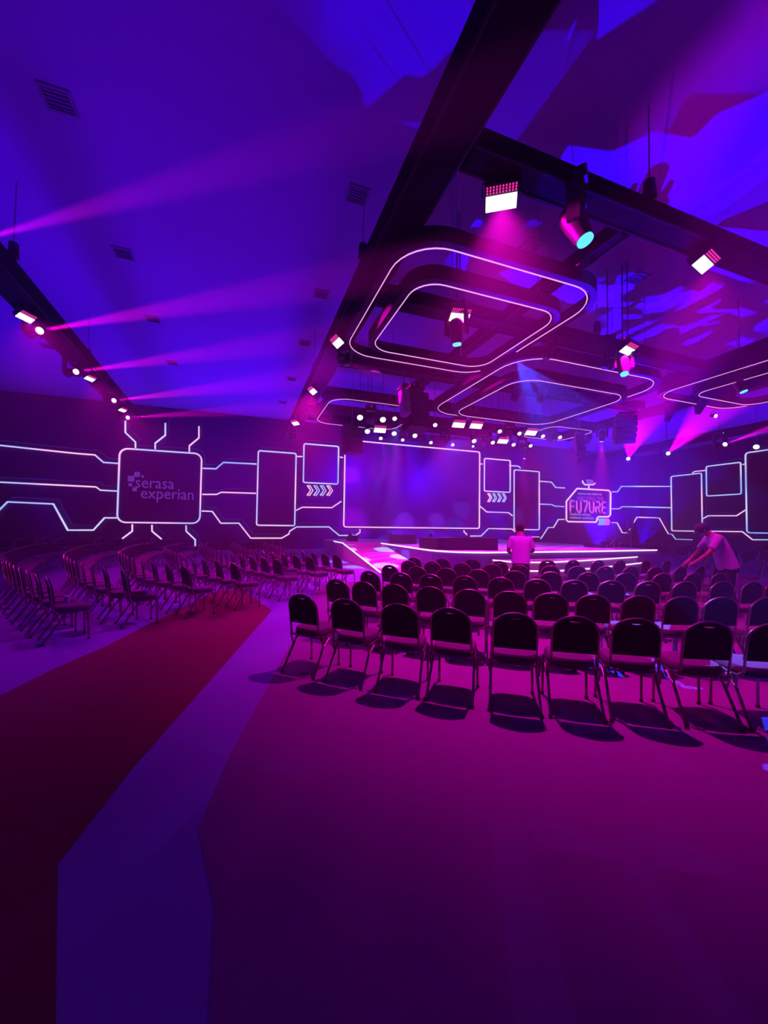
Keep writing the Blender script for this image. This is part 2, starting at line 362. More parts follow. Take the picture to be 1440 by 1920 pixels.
def moving_head(p, aim, label, lens='lens_white', s=1.0, group='moving head beam lights', lr=.07):
    """p = centre of lens; body hangs from the truss above"""
    p = Vector(p); d = Vector(aim).normalized(); o = tag(empty('moving_head', p), label, 'stage light', group)
    piv = -d*.2*s; 
    hd = MB(); hd.cyl(-d*.30*s, -d*.02*s, .12*s, .085*s, 14); hd.ball(-d*.30*s, .12*s, 14, 8); hd.obj('head', 'housing', o, True)
    MB().cyl(-d*.03*s, d*.003*s, lr*s, lr*s, 16).obj('lens', lens, o)
    side = d.cross(Vector((0, 0, 1))); side = side.normalized() if side.length > .1 else Vector((1, 0, 0))
    top = piv+Vector((0, 0, .30*s)); m = MB()
    for k in (-1, 1): m.box(piv+side*k*.16*s+Vector((0, 0, .12*s)), (.05*s, .12*s, .34*s), rz=atan2(side.y, side.x))
    m.box(top, (.38*s, .14*s, .06*s), rz=atan2(side.y, side.x)); m.obj('yoke', 'housing', o, bevel=.008)
    MB().box(top+Vector((0, 0, .09*s)), (.34*s, .22*s, .12*s), rz=atan2(side.y, side.x)).obj('base', 'housing', o, bevel=.01)
    MB().box(top+Vector((0, -.112*s, .09*s)), (.05*s, .01, .03*s)).obj('status_light', 'status_led', o)
    MB().cyl(top+Vector((0, 0, .13*s)), Vector((top.x, top.y, max(drop_top(p.x+top.x, p.y+top.y)-p.z, top.z+.2*s))), .014*s, n=8).obj('clamp', 'steel', o)
    return o
def par_can(p, aim, label, s=1.0, lens='lens_white'):
    p = Vector(p); d = Vector(aim).normalized(); o = tag(empty('par_light', p), label, 'stage light', 'round pink stage lights above the screen')
    MB().cyl(-d*.34*s, Vector((0, 0, 0)), .09*s, .13*s, 14).obj('can', 'housing', o, True)
    MB().cyl(-d*.01, d*.004, .115*s, n=16).obj('lens', lens, o)
    side = d.cross(Vector((0, 0, 1))).normalized(); c = -d*.15*s
    MB().tube([c+side*.15*s, c+side*.15*s+Vector((0, 0, .24*s)), c-side*.15*s+Vector((0, 0, .24*s)), c-side*.15*s], .014*s, 6).obj('yoke', 'housing', o)
    MB().cyl(c+Vector((0, 0, .23*s)), Vector((c.x, c.y, drop_top(p.x+c.x, p.y+c.y)-p.z)), .014, n=6).obj('clamp', 'steel', o)
    return o

# wash panels
wash_panel(atz(940, 372, 6.28), (-.28, -.42, -1), 'brightest pink wash panel, on the nearest cross truss', 1.0, 3600, (1, 0, .6), 88, aim=(.1, .1, -1))
wash_panel(atz(1325, 492, 6.28), (.1, -.45, -1), 'banded pink wash panel near the picture edge on the nearest cross truss', 1.0, 1500, (1, 0, .4), 88, aim=(0, .1, -1))
wash_panel(atz(863, 592, 6.2), (-.1, -.5, -1), 'pink wash panel inside the nearest neon frame', 1.0, 2400, (1, 0, .6), 88, aim=(.2, .4, -1))
wash_panel(atz(1180, 655, 6.2), (.1, -.5, -1), 'pink wash panel on the second cross truss beneath a chain hoist', 1.0, 2400, (1, 0, .5), 88, aim=(.1, .4, -1))
wash_panel(atz(631, 641, 6.2), (-.7, -.15, -1), 'pink wash panel on the long truss nearest the viewer', .9, 1500, (.7, 0, 1), 95, aim=(-.5, 0, -1))
wash_panel(atz(585, 733, 6.2), (-.7, -.15, -1), 'pink wash panel on the long truss in its middle', .9, 3000, (1, 0, .55), 110, aim=(-.1, -.1, -1))
wash_panel(atz(553, 793, 6.2), (-.6, -.4, -1), 'farthest pink wash panel on the long truss', .9, 1500, (1, 0, .6), 60, aim=(.42, -.12, -1))
wash_panel(atz(50, 595, 6.25), (.55, -.3, -1), 'pink wash panel on the outer side truss nearest the viewer', .75, 700, (1, 0, .6))
wash_panel(atz(170, 710, 6.25), (.55, -.3, -1), 'middle pink wash panel on the outer side truss', .7, 700, (1, 0, .6))
wash_panel(atz(231, 769, 6.25), (.55, -.3, -1), 'farthest pink wash panel on the outer side truss', .7, 700, (1, 0, .6))
Z1 = 5.95
for k, (x, y) in enumerate([(713, 805), (861, 795), (894, 797), (944, 826), (997, 810)]):
    wash_panel(atz(x, y, Z1), (-.1, -.8, -1), 'small white-hot wash panel above the stage, '+['below the frame near the screen corner', 'left of an adjoining pair beside the big speaker', 'right of an adjoining pair beside the big speaker', 'lowest, above the screen top corner', 'beside the smallest neon frame'][k], 1.25,
               380, (1, 0, .75), 130)
# round lights above the screen
pars = [(675, 783, 2.0), (718, 787, 2.0), (740, 785, 1.5), (816, 797, 1.5), (937, 809, 1.6), (974, 813, 1.6), (1018, 818, 1.5), (1050, 820, 1.5),
        (689, 809, 2.0), (739, 813, 1.9), (778, 817, 1.9), (889, 827, 1.9), (924, 830, 1.7), (963, 834, 1.7), (995, 836, 1.6),
        (714, 822, 1.5), (755, 825, 1.4), (808, 830, 1.5), (849, 834, 1.4), (887, 837, 1.1)]
ordn = ['first', 'second', 'third', 'fourth', 'fifth', 'sixth', 'seventh', 'eighth', 'ninth', 'tenth', 'eleventh', 'twelfth', 'thirteenth', 'fourteenth', 'fifteenth', 'sixteenth', 'seventeenth', 'eighteenth', 'nineteenth', 'twentieth', 'twenty-first', 'twenty-second', 'twenty-third', 'twenty-fourth', 'twenty-fifth', 'twenty-sixth', 'twenty-seventh', 'twenty-eighth', 'twenty-ninth', 'thirtieth']
for k, (x, y, s) in enumerate(pars):
    row, i = (('upper', k) if k < 8 else ('middle', k-8) if k < 15 else ('lowest', k-15))
    p = atz(x, y, Z1)
    par_can(p, (-.15, -.75, -.75), 'round pink stage light, %s from the left in the %s row above the screen' % (ordn[i], row), s*.52)
for (x, y) in ((676, 784), (739, 813), (816, 797), (889, 827), (974, 813), (1050, 820)):
    p = atz(x, y, Z1); spot(p+Vector((-.05, -.3, -.3)), (p.x-.5, p.y-3, 0), 1900, (1, 0, .85), 46, .6, .1)
# moving heads and their beams
BEAM = 6
def beam(p, to, power, col, cone, gobo=None, blend=.15, rad=.03):
    power *= BEAM; p = Vector(p); d = (Vector(to)-p).normalized(); return spot(p+d*.06, to, power, col, cone, blend, rad, gobo)
heads_side = [(75, 620, (520, 545)), (143, 697, (560, 640)), (214, 751, (520, 715)), (240, 783, (520, 765))]
for k, (x, y, t) in enumerate(heads_side):
    p = atz(x, y, 6.1); q = atz(t[0], t[1], 5.85)
    moving_head(p, q-p, 'moving head on the outer side truss throwing a pink beam, '+['nearest the viewer', 'second from the viewer', 'third from the viewer', 'farthest from the viewer'][k], 'lens_pink_bright', 1.15)
    beam(p, q, 10000, (1, 0, .62), 5.5, blend=.6)
p = atz(-30, 448, 6.1); beam(p, atz(420, 320, 5.9), 4000, (1, 0, .9), 6, blend=.8)     # its head hangs outside the picture
moving_head(p, atz(420, 320, 5.9)-p, 'moving head hanging just outside the picture edge', 'lens_pink_bright', 1.15)
long_heads = [(653, 681, (800, 745), 'long truss below the nearest frame'), (588, 774, (690, 860), 'long truss above the small upright screen'), (554, 824, (640, 880), 'far end of the long truss')]
for x, y, t, l in long_heads:
    p = atz(x, y, 5.95); q = aty(t[0], t[1], min(24.5, p.y+7))
    moving_head(p, q-p, 'moving head with a faint pink beam on the '+l, 'lens_pink_bright', 1.0); beam(p, q, 1500, (1, .02, .7), 9)
p = atz(1098, 452, 5.75); moving_head(p, (.25, -.35, -1), 'large black moving head with a turquoise lens on the nearest cross truss', 'lens_cyan', 1.5, lr=.075)
beam(p, p+Vector((1.2, .6, -6)), 500, SKY, 26, lambda l: gobo_nodes(l, (9, 9, 9), .25, 'dots'))
p = atz(857, 647, 5.6); moving_head(p, (.12, .1, -1), 'moving head with blue beams inside the nearest neon frame', 'lens_cyan', 1.35)
for a, c in ((-.02, 5), (.16, 4), (.32, 4)): beam(p, p+Vector((a*6, .4, -6)), 1600, (.02, .10, 1), c*.8)
p = atz(1171, 702, 5.6); moving_head(p, (-.15, -.3, -1), 'moving head below the wash panel on the second cross truss', 'lens_cyan', 1.35)
p = atz(1395, 735, 5.7); moving_head(p, (.15, -.3, -1), 'moving head inside the neon frame at the picture edge', 'lens_cyan', 1.3)
for k, (x, y) in enumerate([(1133, 690), (1023, 672), (963, 752), (1010, 755), (1083, 757), (1100, 832), (1250, 790), (1308, 775)]):
    p = atz(x, y, 5.85); moving_head(p, (-.3, .2, -1), 'unlit dark moving head hanging '+['beside the head below the hoisted wash panel', 'on the second cross truss over the mid hall frame', 'inside the mid hall frame on its left', 'inside the mid hall frame at its centre',
                                     'below the mid hall frame corner', 'under the smallest neon frame', 'right of the curved speaker column', 'below the frame at the picture edge'][k], 'screen_black', 1.25, 'unlit moving heads')
blue_heads = [(697, 794, (740, 985)), (797, 804, (850, 975)), (837, 829, (905, 985)), (761, 818, (800, 985)), (908, 835, (950, 980)), (957, 820, (985, 960)), (981, 841, (1040, 960)), (1035, 828, (1090, 960))]
for k, (x, y, t) in enumerate(blue_heads):
    p = atz(x, y, 5.9); q = aty(t[0], t[1], 24.5)
    moving_head(p, q-p, 'moving head with thin blue beams, %s from the left above the screen' % ordn[k], 'status_led', 1.3, 'blue beam moving heads above the screen', lr=.06)
    if k < 5:
        for j in range(3):
            r = Matrix.Rotation(radians(-9+9*j), 3, 'Y') @ (q-p); beam(p, p+r, 5000, (.03, .06, 1), 5.5)
# pink sweeping beams across the screen
for (x, y, t, pw, c) in ((672, 826, (665, 975), 700, 16), (714, 822, (760, 985), 900, 14), (755, 825, (820, 985), 700, 12), (808, 830, (875, 980), 500, 10)):
    p = atz(x, y, 5.85); beam(p, aty(t[0], t[1], 25.2), pw*6, (.4, 0, 1), c, blend=.8)
p = aty(983, 860, 19.6); moving_head(p, (.1, .3, -1), 'moving head with a pink beam over the far upright screen', 'lens_pink_bright', 1.1); beam(p, p+Vector((1.3, 1.6, -4)), 1600, (1, 0, .8), 15)
p = atz(1128, 827, 5.9); moving_head(p, (.5, .6, -1), 'moving head with a broad pink beam beside the curved speaker column', 'lens_pink_bright', 1.3); beam(p, p+Vector((2.9, 2.5, -4)), 3500, (1, 0, .7), 22)
for k, (x, y, t, pw, c) in enumerate([(1178, 860, (1235, 640), 3000, 12), (1253, 850, (1400, 700), 3000, 12), (1360, 833, (1600, 745), 2600, 9)]):
    p = atz(x, y, 6.0); q = atz(t[0], t[1], 6.6)
    moving_head(p, q-p, 'moving head on the outer far truss throwing a pink beam, '+['brightest and farthest', 'the middle one', 'nearest the picture edge'][k], 'lens_white', 1.7, lr=.06); beam(p, q, pw*3, (1, 0, .85), c, blend=.5)
p = atz(1418, 838, 6.0); par_can(p, (-.8, -.2, -.4), 'round pink light at the end of the outer far truss', 1.1)
p = atz(1342, 780, 5.9); par_can(p, (-.2, -.8, -.3), 'pair-like round pink light below the neon frame at the picture edge', .6)
# gobo projections on the ceiling, stage and floor
for (x, y, t, pw, cone, sc, th, rot) in ((12, 10.5, (1320, 330), 16000, 62, 4, .45, .4), (10, 12, (1300, 620), 16000, 40, 6, .5, 1.0), (15, 11, (1400, 480), 12000, 46, 7, .5, .2), (9, 12, (960, 250), 5000, 30, 6, .55, .3)):
    q = atz(t[0], t[1], 8.5)
    spot((x, y, 1.0), q, pw, (.02, .0, 1), cone, .3, .02, lambda l, sc=sc, th=th, rot=rot: gobo_nodes(l, (sc, sc*1.6, sc), th, 'cells', rot, .08))
q = atz(740, 1080, 0); spot(atz(740, 785, 5.9)+Vector((0, -.3, -.3)), (4.9, 15.3, 0), 7000, (.03, .4, 1), 46, .1, .01, lambda l: gobo_nodes(l, (3.3, 3.3, 3.3), .3, 'dots', .3))
spot((9.5, 16.5, 5.9), (9.5, 13.2, .78), 3000, (.2, .1, 1), 100, .3, .01, lambda l: gobo_nodes(l, (1.2, 5, 3), .5, 'rays', .5))
spot((6.5, 8.0, 5.9), (4.7, 3.2, 0), 20000, (.02, .16, 1), 34, .2, .005, lambda l: gobo_nodes(l, (5, 9, 5), .66, 'cells', .6, .02))
for X in (8.5, 15.5): spot((X, 18.0, 6.1), (X-.5, 25.8, 3.5), 7000, (.04, 0, 1), 80, .8, .2)  # bodiless blue spots added to tint the haze before the screen
# stage floor uplights and fan beams
fans = [(690, 1011, 5.9, 22.3), (765, 1012, 8.5, 22.3), (840, 1012, 11.2, 22.3), (920, 1014, 14.0, 22.3)]
for k, (x, y, X, Y) in enumerate(fans):
    o = tag(empty('floor_light', (X, Y-.2, .78)), 'low black floor light at the screen foot sending blue rays, %s from the left' % ordn[k], 'stage light', 'floor lights at the screen foot')
    MB().box((0, 0, .08), (.4, .25, .16)).obj('base', 'housing', o, bevel=.01); MB().cyl((0, 0, .2), (.12, 0, .38), .1, .08, 12).obj('head', 'housing', o, True)
    MB().cyl((.115, 0, .372), (.125, 0, .388), .065, n=14).obj('lens', 'lens_cyan', o)
    for j in range(4): beam((X+.13, Y-.2, 1.2), (X+1.6+1.0*j, Y+.6, 1.2+3.4-.8*j), 9000, (.0, .03, 1), 1.7)

# ------------------------------------------------------------------ speakers
def speaker_array(base, n, label, w=.95, h=.30, d=.55, rz=0, curve=6, mat='speaker_paint', start=0):
    o = tag(empty('speaker_column', base, rz), label, 'speaker', 'hanging speaker columns')
    pos = Vector((0, 0, 0)); a = radians(start)
    MB().box((0, .05, .12), (w*.7, .5, .08)).obj('rigging_frame', 'housing', o, bevel=.01)
    MB().cyl((0, 0, .14), (0, 0, TZ-base[2]), .02, n=6).obj('chain', 'steel', o)
    for k in range(n):
        M = Matrix.Rotation(a, 3, 'X'); c = pos+M @ Vector((0, 0, -h/2))
        b = link('cabinet', MB().box(c, (w, d, h*.96), M=M).mesh('cabinet', mat, False, .012), o)
        MB().box(c+M @ Vector((0, -d/2-.006, 0)), (w*.9, .012, h*.78), M=M).obj('grille', 'speaker_grille' if mat != 'speaker_paint' else 'screen_black', b)
        pos = pos+M @ Vector((0, 0, -h)); a += radians(curve)
    return o
p = atz(778, 735, 5.95); speaker_array(atz(777, 737, 5.9), 5, 'big dark speaker column hanging before the screen top', .78, .25, .5, radians(10), -4)
p = atz(754, 735, 5.9); speaker_array(atz(757, 732, 5.85), 4, 'narrow pink-lit speaker column beside the big dark one', .24, .21, .3, radians(5), -3, 'pink_lit_plastic', -6)
speaker_array(atz(660, 803, 5.6), 3, 'dark speaker column overlapping the upper corner of the main screen', .75, .36, .5, radians(20), -4)
speaker_array(atz(1172, 782, 5.9), 5, 'curved dark speaker column hanging on the far side beside the broad pink beam', 0.7, .19, .5, radians(-35), 8)
speaker_array(atz(1086, 815, 5.6), 5, 'faint far speaker column behind the smallest neon frame', .36, .18, .3, radians(-30), -7)

# ------------------------------------------------------------------ stage
SZ = .78
def arc(cx, cy, r, a0, a1, n=8): return [(cx+r*cos(radians(a0+(a1-a0)*i/n)), cy+r*sin(radians(a0+(a1-a0)*i/n))) for i in range(n+1)]
stage_poly = [(4.5, 18.0), (6.42, 18.0)]+[(6.40, 16.3), (6.39, 13.2)]+arc(8.0, 12.85, 1.6, 180, 270, 8)[1:]+[(9.6, 11.22), (12.4, 11.12), (16.3, 11.3), (16.5, 12), (16.5, 22.7), (4.5, 22.7)]
st = tag(empty('stage', (0, 0, 0)), 'raised stage with glossy pale top and glowing front edge', 'stage')
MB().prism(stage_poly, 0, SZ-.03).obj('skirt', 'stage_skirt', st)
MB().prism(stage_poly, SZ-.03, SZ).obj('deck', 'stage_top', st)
edge = [(6.40, 18.0)]+[(x, y) for x, y in stage_poly[2:-3]]
MB().tube([(x-.0, y-.03, SZ-.02) for x, y in edge], 0, up=(0, 0, 1), rect=(.04, .05)).obj('neon_edge', 'neon_stage', st)
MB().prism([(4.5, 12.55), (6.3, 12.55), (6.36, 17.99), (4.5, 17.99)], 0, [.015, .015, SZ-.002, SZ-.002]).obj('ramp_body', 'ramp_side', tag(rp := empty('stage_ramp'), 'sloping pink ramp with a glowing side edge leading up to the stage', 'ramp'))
bpy.data.objects['ramp_body'].parent = rp
MB().tube([(4.46, 12.55, .03), (4.46, 17.99, SZ), (4.46, 19.9, SZ)], 0, up=(0, 0, 1), rect=(.035, .045)).obj('neon_edge', 'neon_stage', rp)
step_a = [(8.0, 11.1), (8.25, 10.25), (9.3, 9.95), (11.4, 10.3), (14.9, 11.1)]
step_b = [(7.95, 11.1), (8.1, 9.95), (9.3, 9.62), (11.5, 10.0), (15.4, 11.15)]
sp_ = tag(empty('stage_steps'), 'pair of pink front steps outlined by light strips before the stage', 'steps')
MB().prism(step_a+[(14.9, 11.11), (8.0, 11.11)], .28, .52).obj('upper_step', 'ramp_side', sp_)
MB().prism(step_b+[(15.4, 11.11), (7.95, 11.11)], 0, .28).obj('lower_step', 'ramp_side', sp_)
MB().tube([(x, y-.02, .515) for x, y in step_a], 0, up=(0, 0, 1), rect=(.03, .04)).obj('neon_edge', 'neon_stage', sp_)
MB().tube([(x, y-.02, .275) for x, y in step_b], 0, up=(0, 0, 1), rect=(.03, .04)).obj('neon_edge', 'neon_stage', sp_)
# monitors and gear on the stage
def wedge(c, w, d, h, rz, label, name='stage_monitor', cat='monitor speaker', grp='low black monitor speakers on the stage'):
    o = tag(empty(name, c, rz), label, cat, grp)
    m = MB(); pr = [(-d/2, 0), (d/2, 0), (d/2, h*.35), (d*.1, h), (-d/2, h)]
    vs = [(s*w/2, y, z) for s in (-1, 1) for y, z in pr]
    m.add(vs, [tuple(range(5))[::-1], tuple(range(5, 10))]+[(i, (i+1) % 5, 5+(i+1) % 5, 5+i) for i in range(5)]); m.obj('cabinet', 'speaker_paint', o, bevel=.01)
    MB().add([(s*w*.46, y, z) for s in (-1, 1) for y, z in ((d*.13, h*.97+.004), (d*.49, h*.42+.004))], [(0, 2, 3, 1)]).obj('grille', 'screen_black', o)
    for s in (-1, 1): MB().box((s*(w/2+.004), 0, h*.45), (.01, .1, .03)).obj('handle', 'rubber', o)
    return o
wedge((6.85, 13.2, SZ), 1.0, .6, .42, radians(-70), 'stage monitor box at the stage corner, left of the long one')
wedge((8.0, 12.6, SZ), 2.1, .6, .45, radians(-12), 'long black monitor box near the middle of the stage front edge')
wedge((7.3, 17.3, SZ), 1.3, .7, .42, radians(-30), 'black monitor wedge near the top of the ramp')
wedge((5.6, 20.4, SZ), .5, .5, .3, radians(0), 'small black box far back on the stage above the ramp')
o = wedge((16.0, 19.0, SZ), 1.5, 1.0, .32, radians(-20), 'low stage box with glowing strips at the far rear of the stage')
MB().tube([(-.75, -.52, .03), (.0, -.52, .3), (.7, -.52, .3)], .02, 5).obj('light_strip', 'neon_pink', o)
wedge((15.4, 13.2, SZ), 1.3, .8, .28, radians(10), 'flat equipment box at the far end of the stage')
cr = tag(empty('camera_crane', (16.1, 12.6, SZ)), 'slim camera boom with a bright joint at the far stage end', 'camera crane')
MB().cyl((-.6, .0, 0), (-.6, 0, .35), .03, n=8).obj('post', 'steel', cr); MB().tube([(-1.2, -.2, .1), (-.6, 0, .35), (.7, .3, .62)], .03, 6).obj('boom', 'steel', cr, True)
MB().box((.75, .32, .62), (.16, .12, .12)).obj('camera_head', 'pink_lit_plastic', cr, bevel=.01); MB().box((-1.2, -.2, .1), (.2, .14, .14)).obj('counterweight', 'housing', cr, bevel=.01)
ms = tag(empty('monitor_stand', (17.3, 13.2, 0)), 'pale monitor screen on a slim stand beyond the stage end', 'monitor')
MB().cyl((0, 0, .03), (0, 0, 1.5), .03, n=8).obj('pole', 'steel', ms); MB().cyl((0, 0, 0), (0, 0, .04), .28, n=16).obj('base', 'steel', ms)
MB().box((0, 0, 1.85), (.52, .06, .42), rz=radians(10)).obj('screen', 'pink_lit_plastic', ms, bevel=.01); MB().box((-.1, -.02, 1.45), (.2, .12, .25)).obj('bracket', 'pink_lit_plastic', ms, bevel=.01)

# ------------------------------------------------------------------ LED walls: screens, neon frames, circuit lines
D_ = .14      # how far the strips stand off the wall
def wall_pts(px, wall):
    if wall == 'b': return [aty(x, y, YB-D_) for x, y in px]
    if wall == 'r': return [atx(x, y, XR-D_) for x, y in px]
    return [aty(x, y, YB-D_) if x < 1202 else atx(x, y, XR-D_) for x, y in px]
def strip(pts, name, mat, parent, w=.075, nrm=(0, -1, 0), closed=False):
    return MB().tube(pts, 0, closed=closed, up=nrm, rect=(w, .05)).obj(name, mat, parent)
def ghost(pts, parent, nrm, closed=False):  # dim glowing copy of the strip as its offset ghost line
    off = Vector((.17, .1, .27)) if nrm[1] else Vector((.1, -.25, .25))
    return MB().tube([p+off for p in pts], 0, closed=closed, up=nrm, rect=(.05, .02)).obj('ghost_outline', 'ghost_blue', parent)
def line(px, label, mat='neon_mix', wall='b', g=True):
    pts = wall_pts(px, wall); nrm = (0, -1, 0) if wall != 'r' else (-1, 0, 0)
    o = tag(empty('neon_line', pts[0]), label, 'neon line', 'neon circuit lines on the walls')
    loc = [p-pts[0] for p in pts]; strip(loc, 'light_tube', mat, o, nrm=nrm)
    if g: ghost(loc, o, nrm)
    m = MB()
    for p in loc: m.box(p-Vector(nrm)*.07, (.06, .08, .06) if nrm[1] else (.08, .06, .06))
    m.obj('mounting_clip', 'frame_black', o); return o
L_ = line
L_([(-60, 828), (0, 835), (140, 850), (178, 853), (194, 867), (223, 869)], 'top neon line entering the logo screen from the picture edge', 'neon_mix')
L_([(-60, 901), (0, 904), (180, 913), (188, 919), (222, 921)], 'middle neon line entering the logo screen from the picture edge', 'neon_mix')
L_([(-30, 985), (14, 941), (100, 945), (127, 994), (175, 994), (196, 971), (220, 971)], 'zigzag neon line low beside the logo screen at the picture edge', 'neon_blue')
L_([(235, 788), (235, 811), (254, 829), (254, 840)], 'short stepped neon rising above the logo screen, leftmost of three', 'neon_blue')
L_([(310, 793), (310, 816), (291, 831), (291, 842)], 'short stepped neon rising above the logo screen, middle of three', 'neon_blue')
L_([(373, 799), (373, 821), (355, 836), (355, 847)], 'short stepped neon rising above the logo screen, rightmost of three', 'neon_mix')
L_([(248, 983), (248, 996), (229, 1010)], 'short pink neon leg below the logo screen, leftmost of three', 'neon_pink')
L_([(285, 984), (285, 996), (303, 1011)], 'short pink neon leg below the logo screen, middle of three', 'neon_pink')
L_([(349, 985), (349, 996), (366, 1012), (366, 1024)], 'blue-white neon leg below the logo screen, rightmost of three', 'neon_blue')
L_([(380, 878), (405, 879), (419, 867), (481, 870)], 'top neon line between logo screen and upright screen', 'neon_blue')
L_([(379, 927), (406, 927), (415, 923), (480, 925)], 'middle pink neon line between logo screen and upright screen', 'neon_pink')
L_([(378, 958), (398, 959), (414, 981), (448, 981), (470, 1009), (528, 1009), (542, 1001), (543, 996), (556, 988), (617, 988), (636, 1004), (667, 1004), (675, 998), (675, 992)], 'long stepped neon line running under the upright screen to the main screen', 'neon_mix')
L_([(557, 856), (567, 856)], 'tiny neon link between upright screen and small square screen', 'neon_pink', g=False)
L_([(637, 857), (643, 858)], 'tiny neon link between small square screen and main screen left edge', 'neon_pink', g=False)
L_([(555, 957), (567, 951), (622, 952), (640, 940)], 'neon line under the chevrons left of the main screen', 'neon_pink')
L_([(870, 994), (870, 997), (878, 1005), (902, 1005), (916, 991), (960, 992), (966, 997)], 'stepped neon line below the main screen right corner', 'neon_mix')
L_([(899, 870), (905, 870)], 'tiny neon link right of the main screen', 'neon_mix', g=False)
L_([(955, 873), (972, 874), (976, 878)], 'tiny neon link from small square screen to the farther upright screen', 'neon_mix', g=False)
L_([(900, 949), (913, 960), (953, 961), (961, 967)], 'neon line under the chevrons right of the main screen', 'neon_mix')
L_([(1010, 902), (1034, 904), (1042, 914), (1059, 915)], 'top neon line left of the slogan sign', 'neon_mix')
L_([(1010, 945), (1035, 946), (1040, 949), (1058, 950)], 'middle neon line left of the slogan sign', 'neon_blue')
L_([(990, 1010), (1014, 1010), (1028, 989), (1038, 989), (1047, 974), (1058, 974)], 'low stair-stepped neon line left of the slogan sign', 'neon_mix')
L_([(1148, 922), (1158, 922), (1165, 912), (1201, 912), (1260, 912)], 'top neon line right of the slogan sign turning the room corner', 'neon_blue', 'c', False)
L_([(1147, 954), (1161, 954), (1166, 950), (1201, 950.5), (1260, 952)], 'middle neon line right of the slogan sign turning the room corner', 'neon_blue', 'c', False)
L_([(1147, 980), (1157, 980), (1167, 999), (1177, 999), (1194, 970), (1201, 970), (1236, 971), (1253, 1001), (1260, 1002), (1267, 1011), (1298, 1012)], 'low zigzag neon line right of the slogan sign', 'neon_mix', 'c', False)
L_([(1298, 887), (1303, 884), (1323, 882)], 'tiny neon link on the side wall before its small square screen', 'neon_mix', 'r', False)
L_([(1392, 871), (1397, 870)], 'tiny neon link before the side wall big screen', 'neon_mix', 'r', False)
L_([(1317, 973), (1328, 967), (1381, 967), (1398, 956)], 'neon line under the small square screen of the side wall', 'neon_mix', 'r')
L_([(1333, 996), (1392, 997), (1411, 1012), (1445, 1012)], 'low neon line behind the bending worker', 'neon_mix', 'r')

def screen(c0, c1, wall, label, mat='neon_mix', r=.12, name='led_screen', sm='screen_black'):
    """c0=(a,z) lower corner, c1 upper corner in wall coordinates (X on the back wall, Y on the side wall)"""
    (a0, z0), (a1, z1) = c0, c1
    o = tag(empty(name, ((a0+a1)/2, YB-.06, z0) if wall == 'b' else (XR-.06, (a0+a1)/2, z0)), label, 'screen')
    if wall == 'r': o.rotation_euler.z = pi/2*-1
    w, h = a1-a0, z1-z0
    MB().box((0, 0, h/2), (w, .1, h)).obj('display_face', sm, o)
    P = [Vector((x, -.09, z)) for x, z in rrect(-w/2, 0, w/2, h, r, 5)]
    strip(P, 'neon_border', mat, o, .08, (0, -1, 0), True)
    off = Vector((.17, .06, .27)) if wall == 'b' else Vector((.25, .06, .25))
    MB().tube([p+off for p in P], 0, closed=True, up=(0, -1, 0), rect=(.05, .02)).obj('ghost_outline', 'ghost_blue', o)  # same glowing ghost copy, offset from the border
    return o
lg = screen((-6.75, 1.62), (-2.5, 5.85), 'b', 'rounded square screen with the company logo', 'neon_mix', .42, 'logo_screen')
screen((.76, 1.55), (3.13, 6.3), 'b', 'tall upright dark screen between logo screen and main screen')
_q = aty(568, 905, YB), aty(634, 838, YB); screen((_q[0].x, _q[0].z), (_q[1].x, _q[1].z), 'b', 'small square dark screen above the chevrons left of the main screen', 'neon_blue')
screen((6.42, 1.5), (17.27, 7.5), 'b', 'huge main screen behind the stage with violet beams before it', 'neon_pink', .16, 'main_screen')
_q = aty(906, 921, YB), aty(954.5, 864, YB); screen((_q[0].x, _q[0].z), (_q[1].x, _q[1].z), 'b', 'small square dark screen just right of the main screen', 'neon_mix')
screen((20.55, 1.45), (23.1, 6.3), 'b', 'tall upright dark screen above the standing worker', 'neon_mix')
screen((20.55, 1.5), (22.93, 6.25), 'r', 'tall upright dark screen on the side wall', 'neon_mix')
screen((17.9, 4.35), (20.2, 6.75), 'r', 'small square dark screen on the side wall', 'neon_blue')
screen((6.7, 1.45), (17.6, 7.4), 'r', 'big blue screen on the side wall cut by the picture edge', 'neon_blue', .2, 'side_screen')

def text(s, loc, size, mat, parent, name='lettering', outline=False, rot=(pi/2, 0, 0), sx=1, bold=0, ext=.01):
    c = bpy.data.curves.new(name, 'FONT'); c.body = s; c.size = size; c.extrude = ext; c.offset = bold; c.resolution_u = 3
    o = bpy.data.objects.new('tmp', c); COL.objects.link(o); bpy.context.view_layer.update()
    me = bpy.data.meshes.new_from_object(o.evaluated_get(bpy.context.evaluated_depsgraph_get())); bpy.data.objects.remove(o)
    me.materials.clear(); me.materials.append(MAT[mat])
    q = link(name, me, parent); q.location = loc; q.rotation_euler = rot; q.scale = (sx, 1, 1); return q
# company logo
def on_logo(x, y): p = aty(x, y, YB-.135); return p-Vector((-4.625, YB-.06, 1.62))
text('serasa', on_logo(252.5, 914), .94, 'logo_violet', lg, sx=.86); text('experian', on_logo(262.5, 934), .94, 'logo_violet', lg, sx=.86)
for (x, y, s) in ((245.5, 897.5, .33), (257, 889.5, .29), (267.5, 893.5, .13), (244.5, 909, .18), (252.5, 917.5, .22)):
    MB().box(on_logo(x, y), (s, .03, s)).obj('logo_square', 'logo_violet', lg, bevel=.05*s)
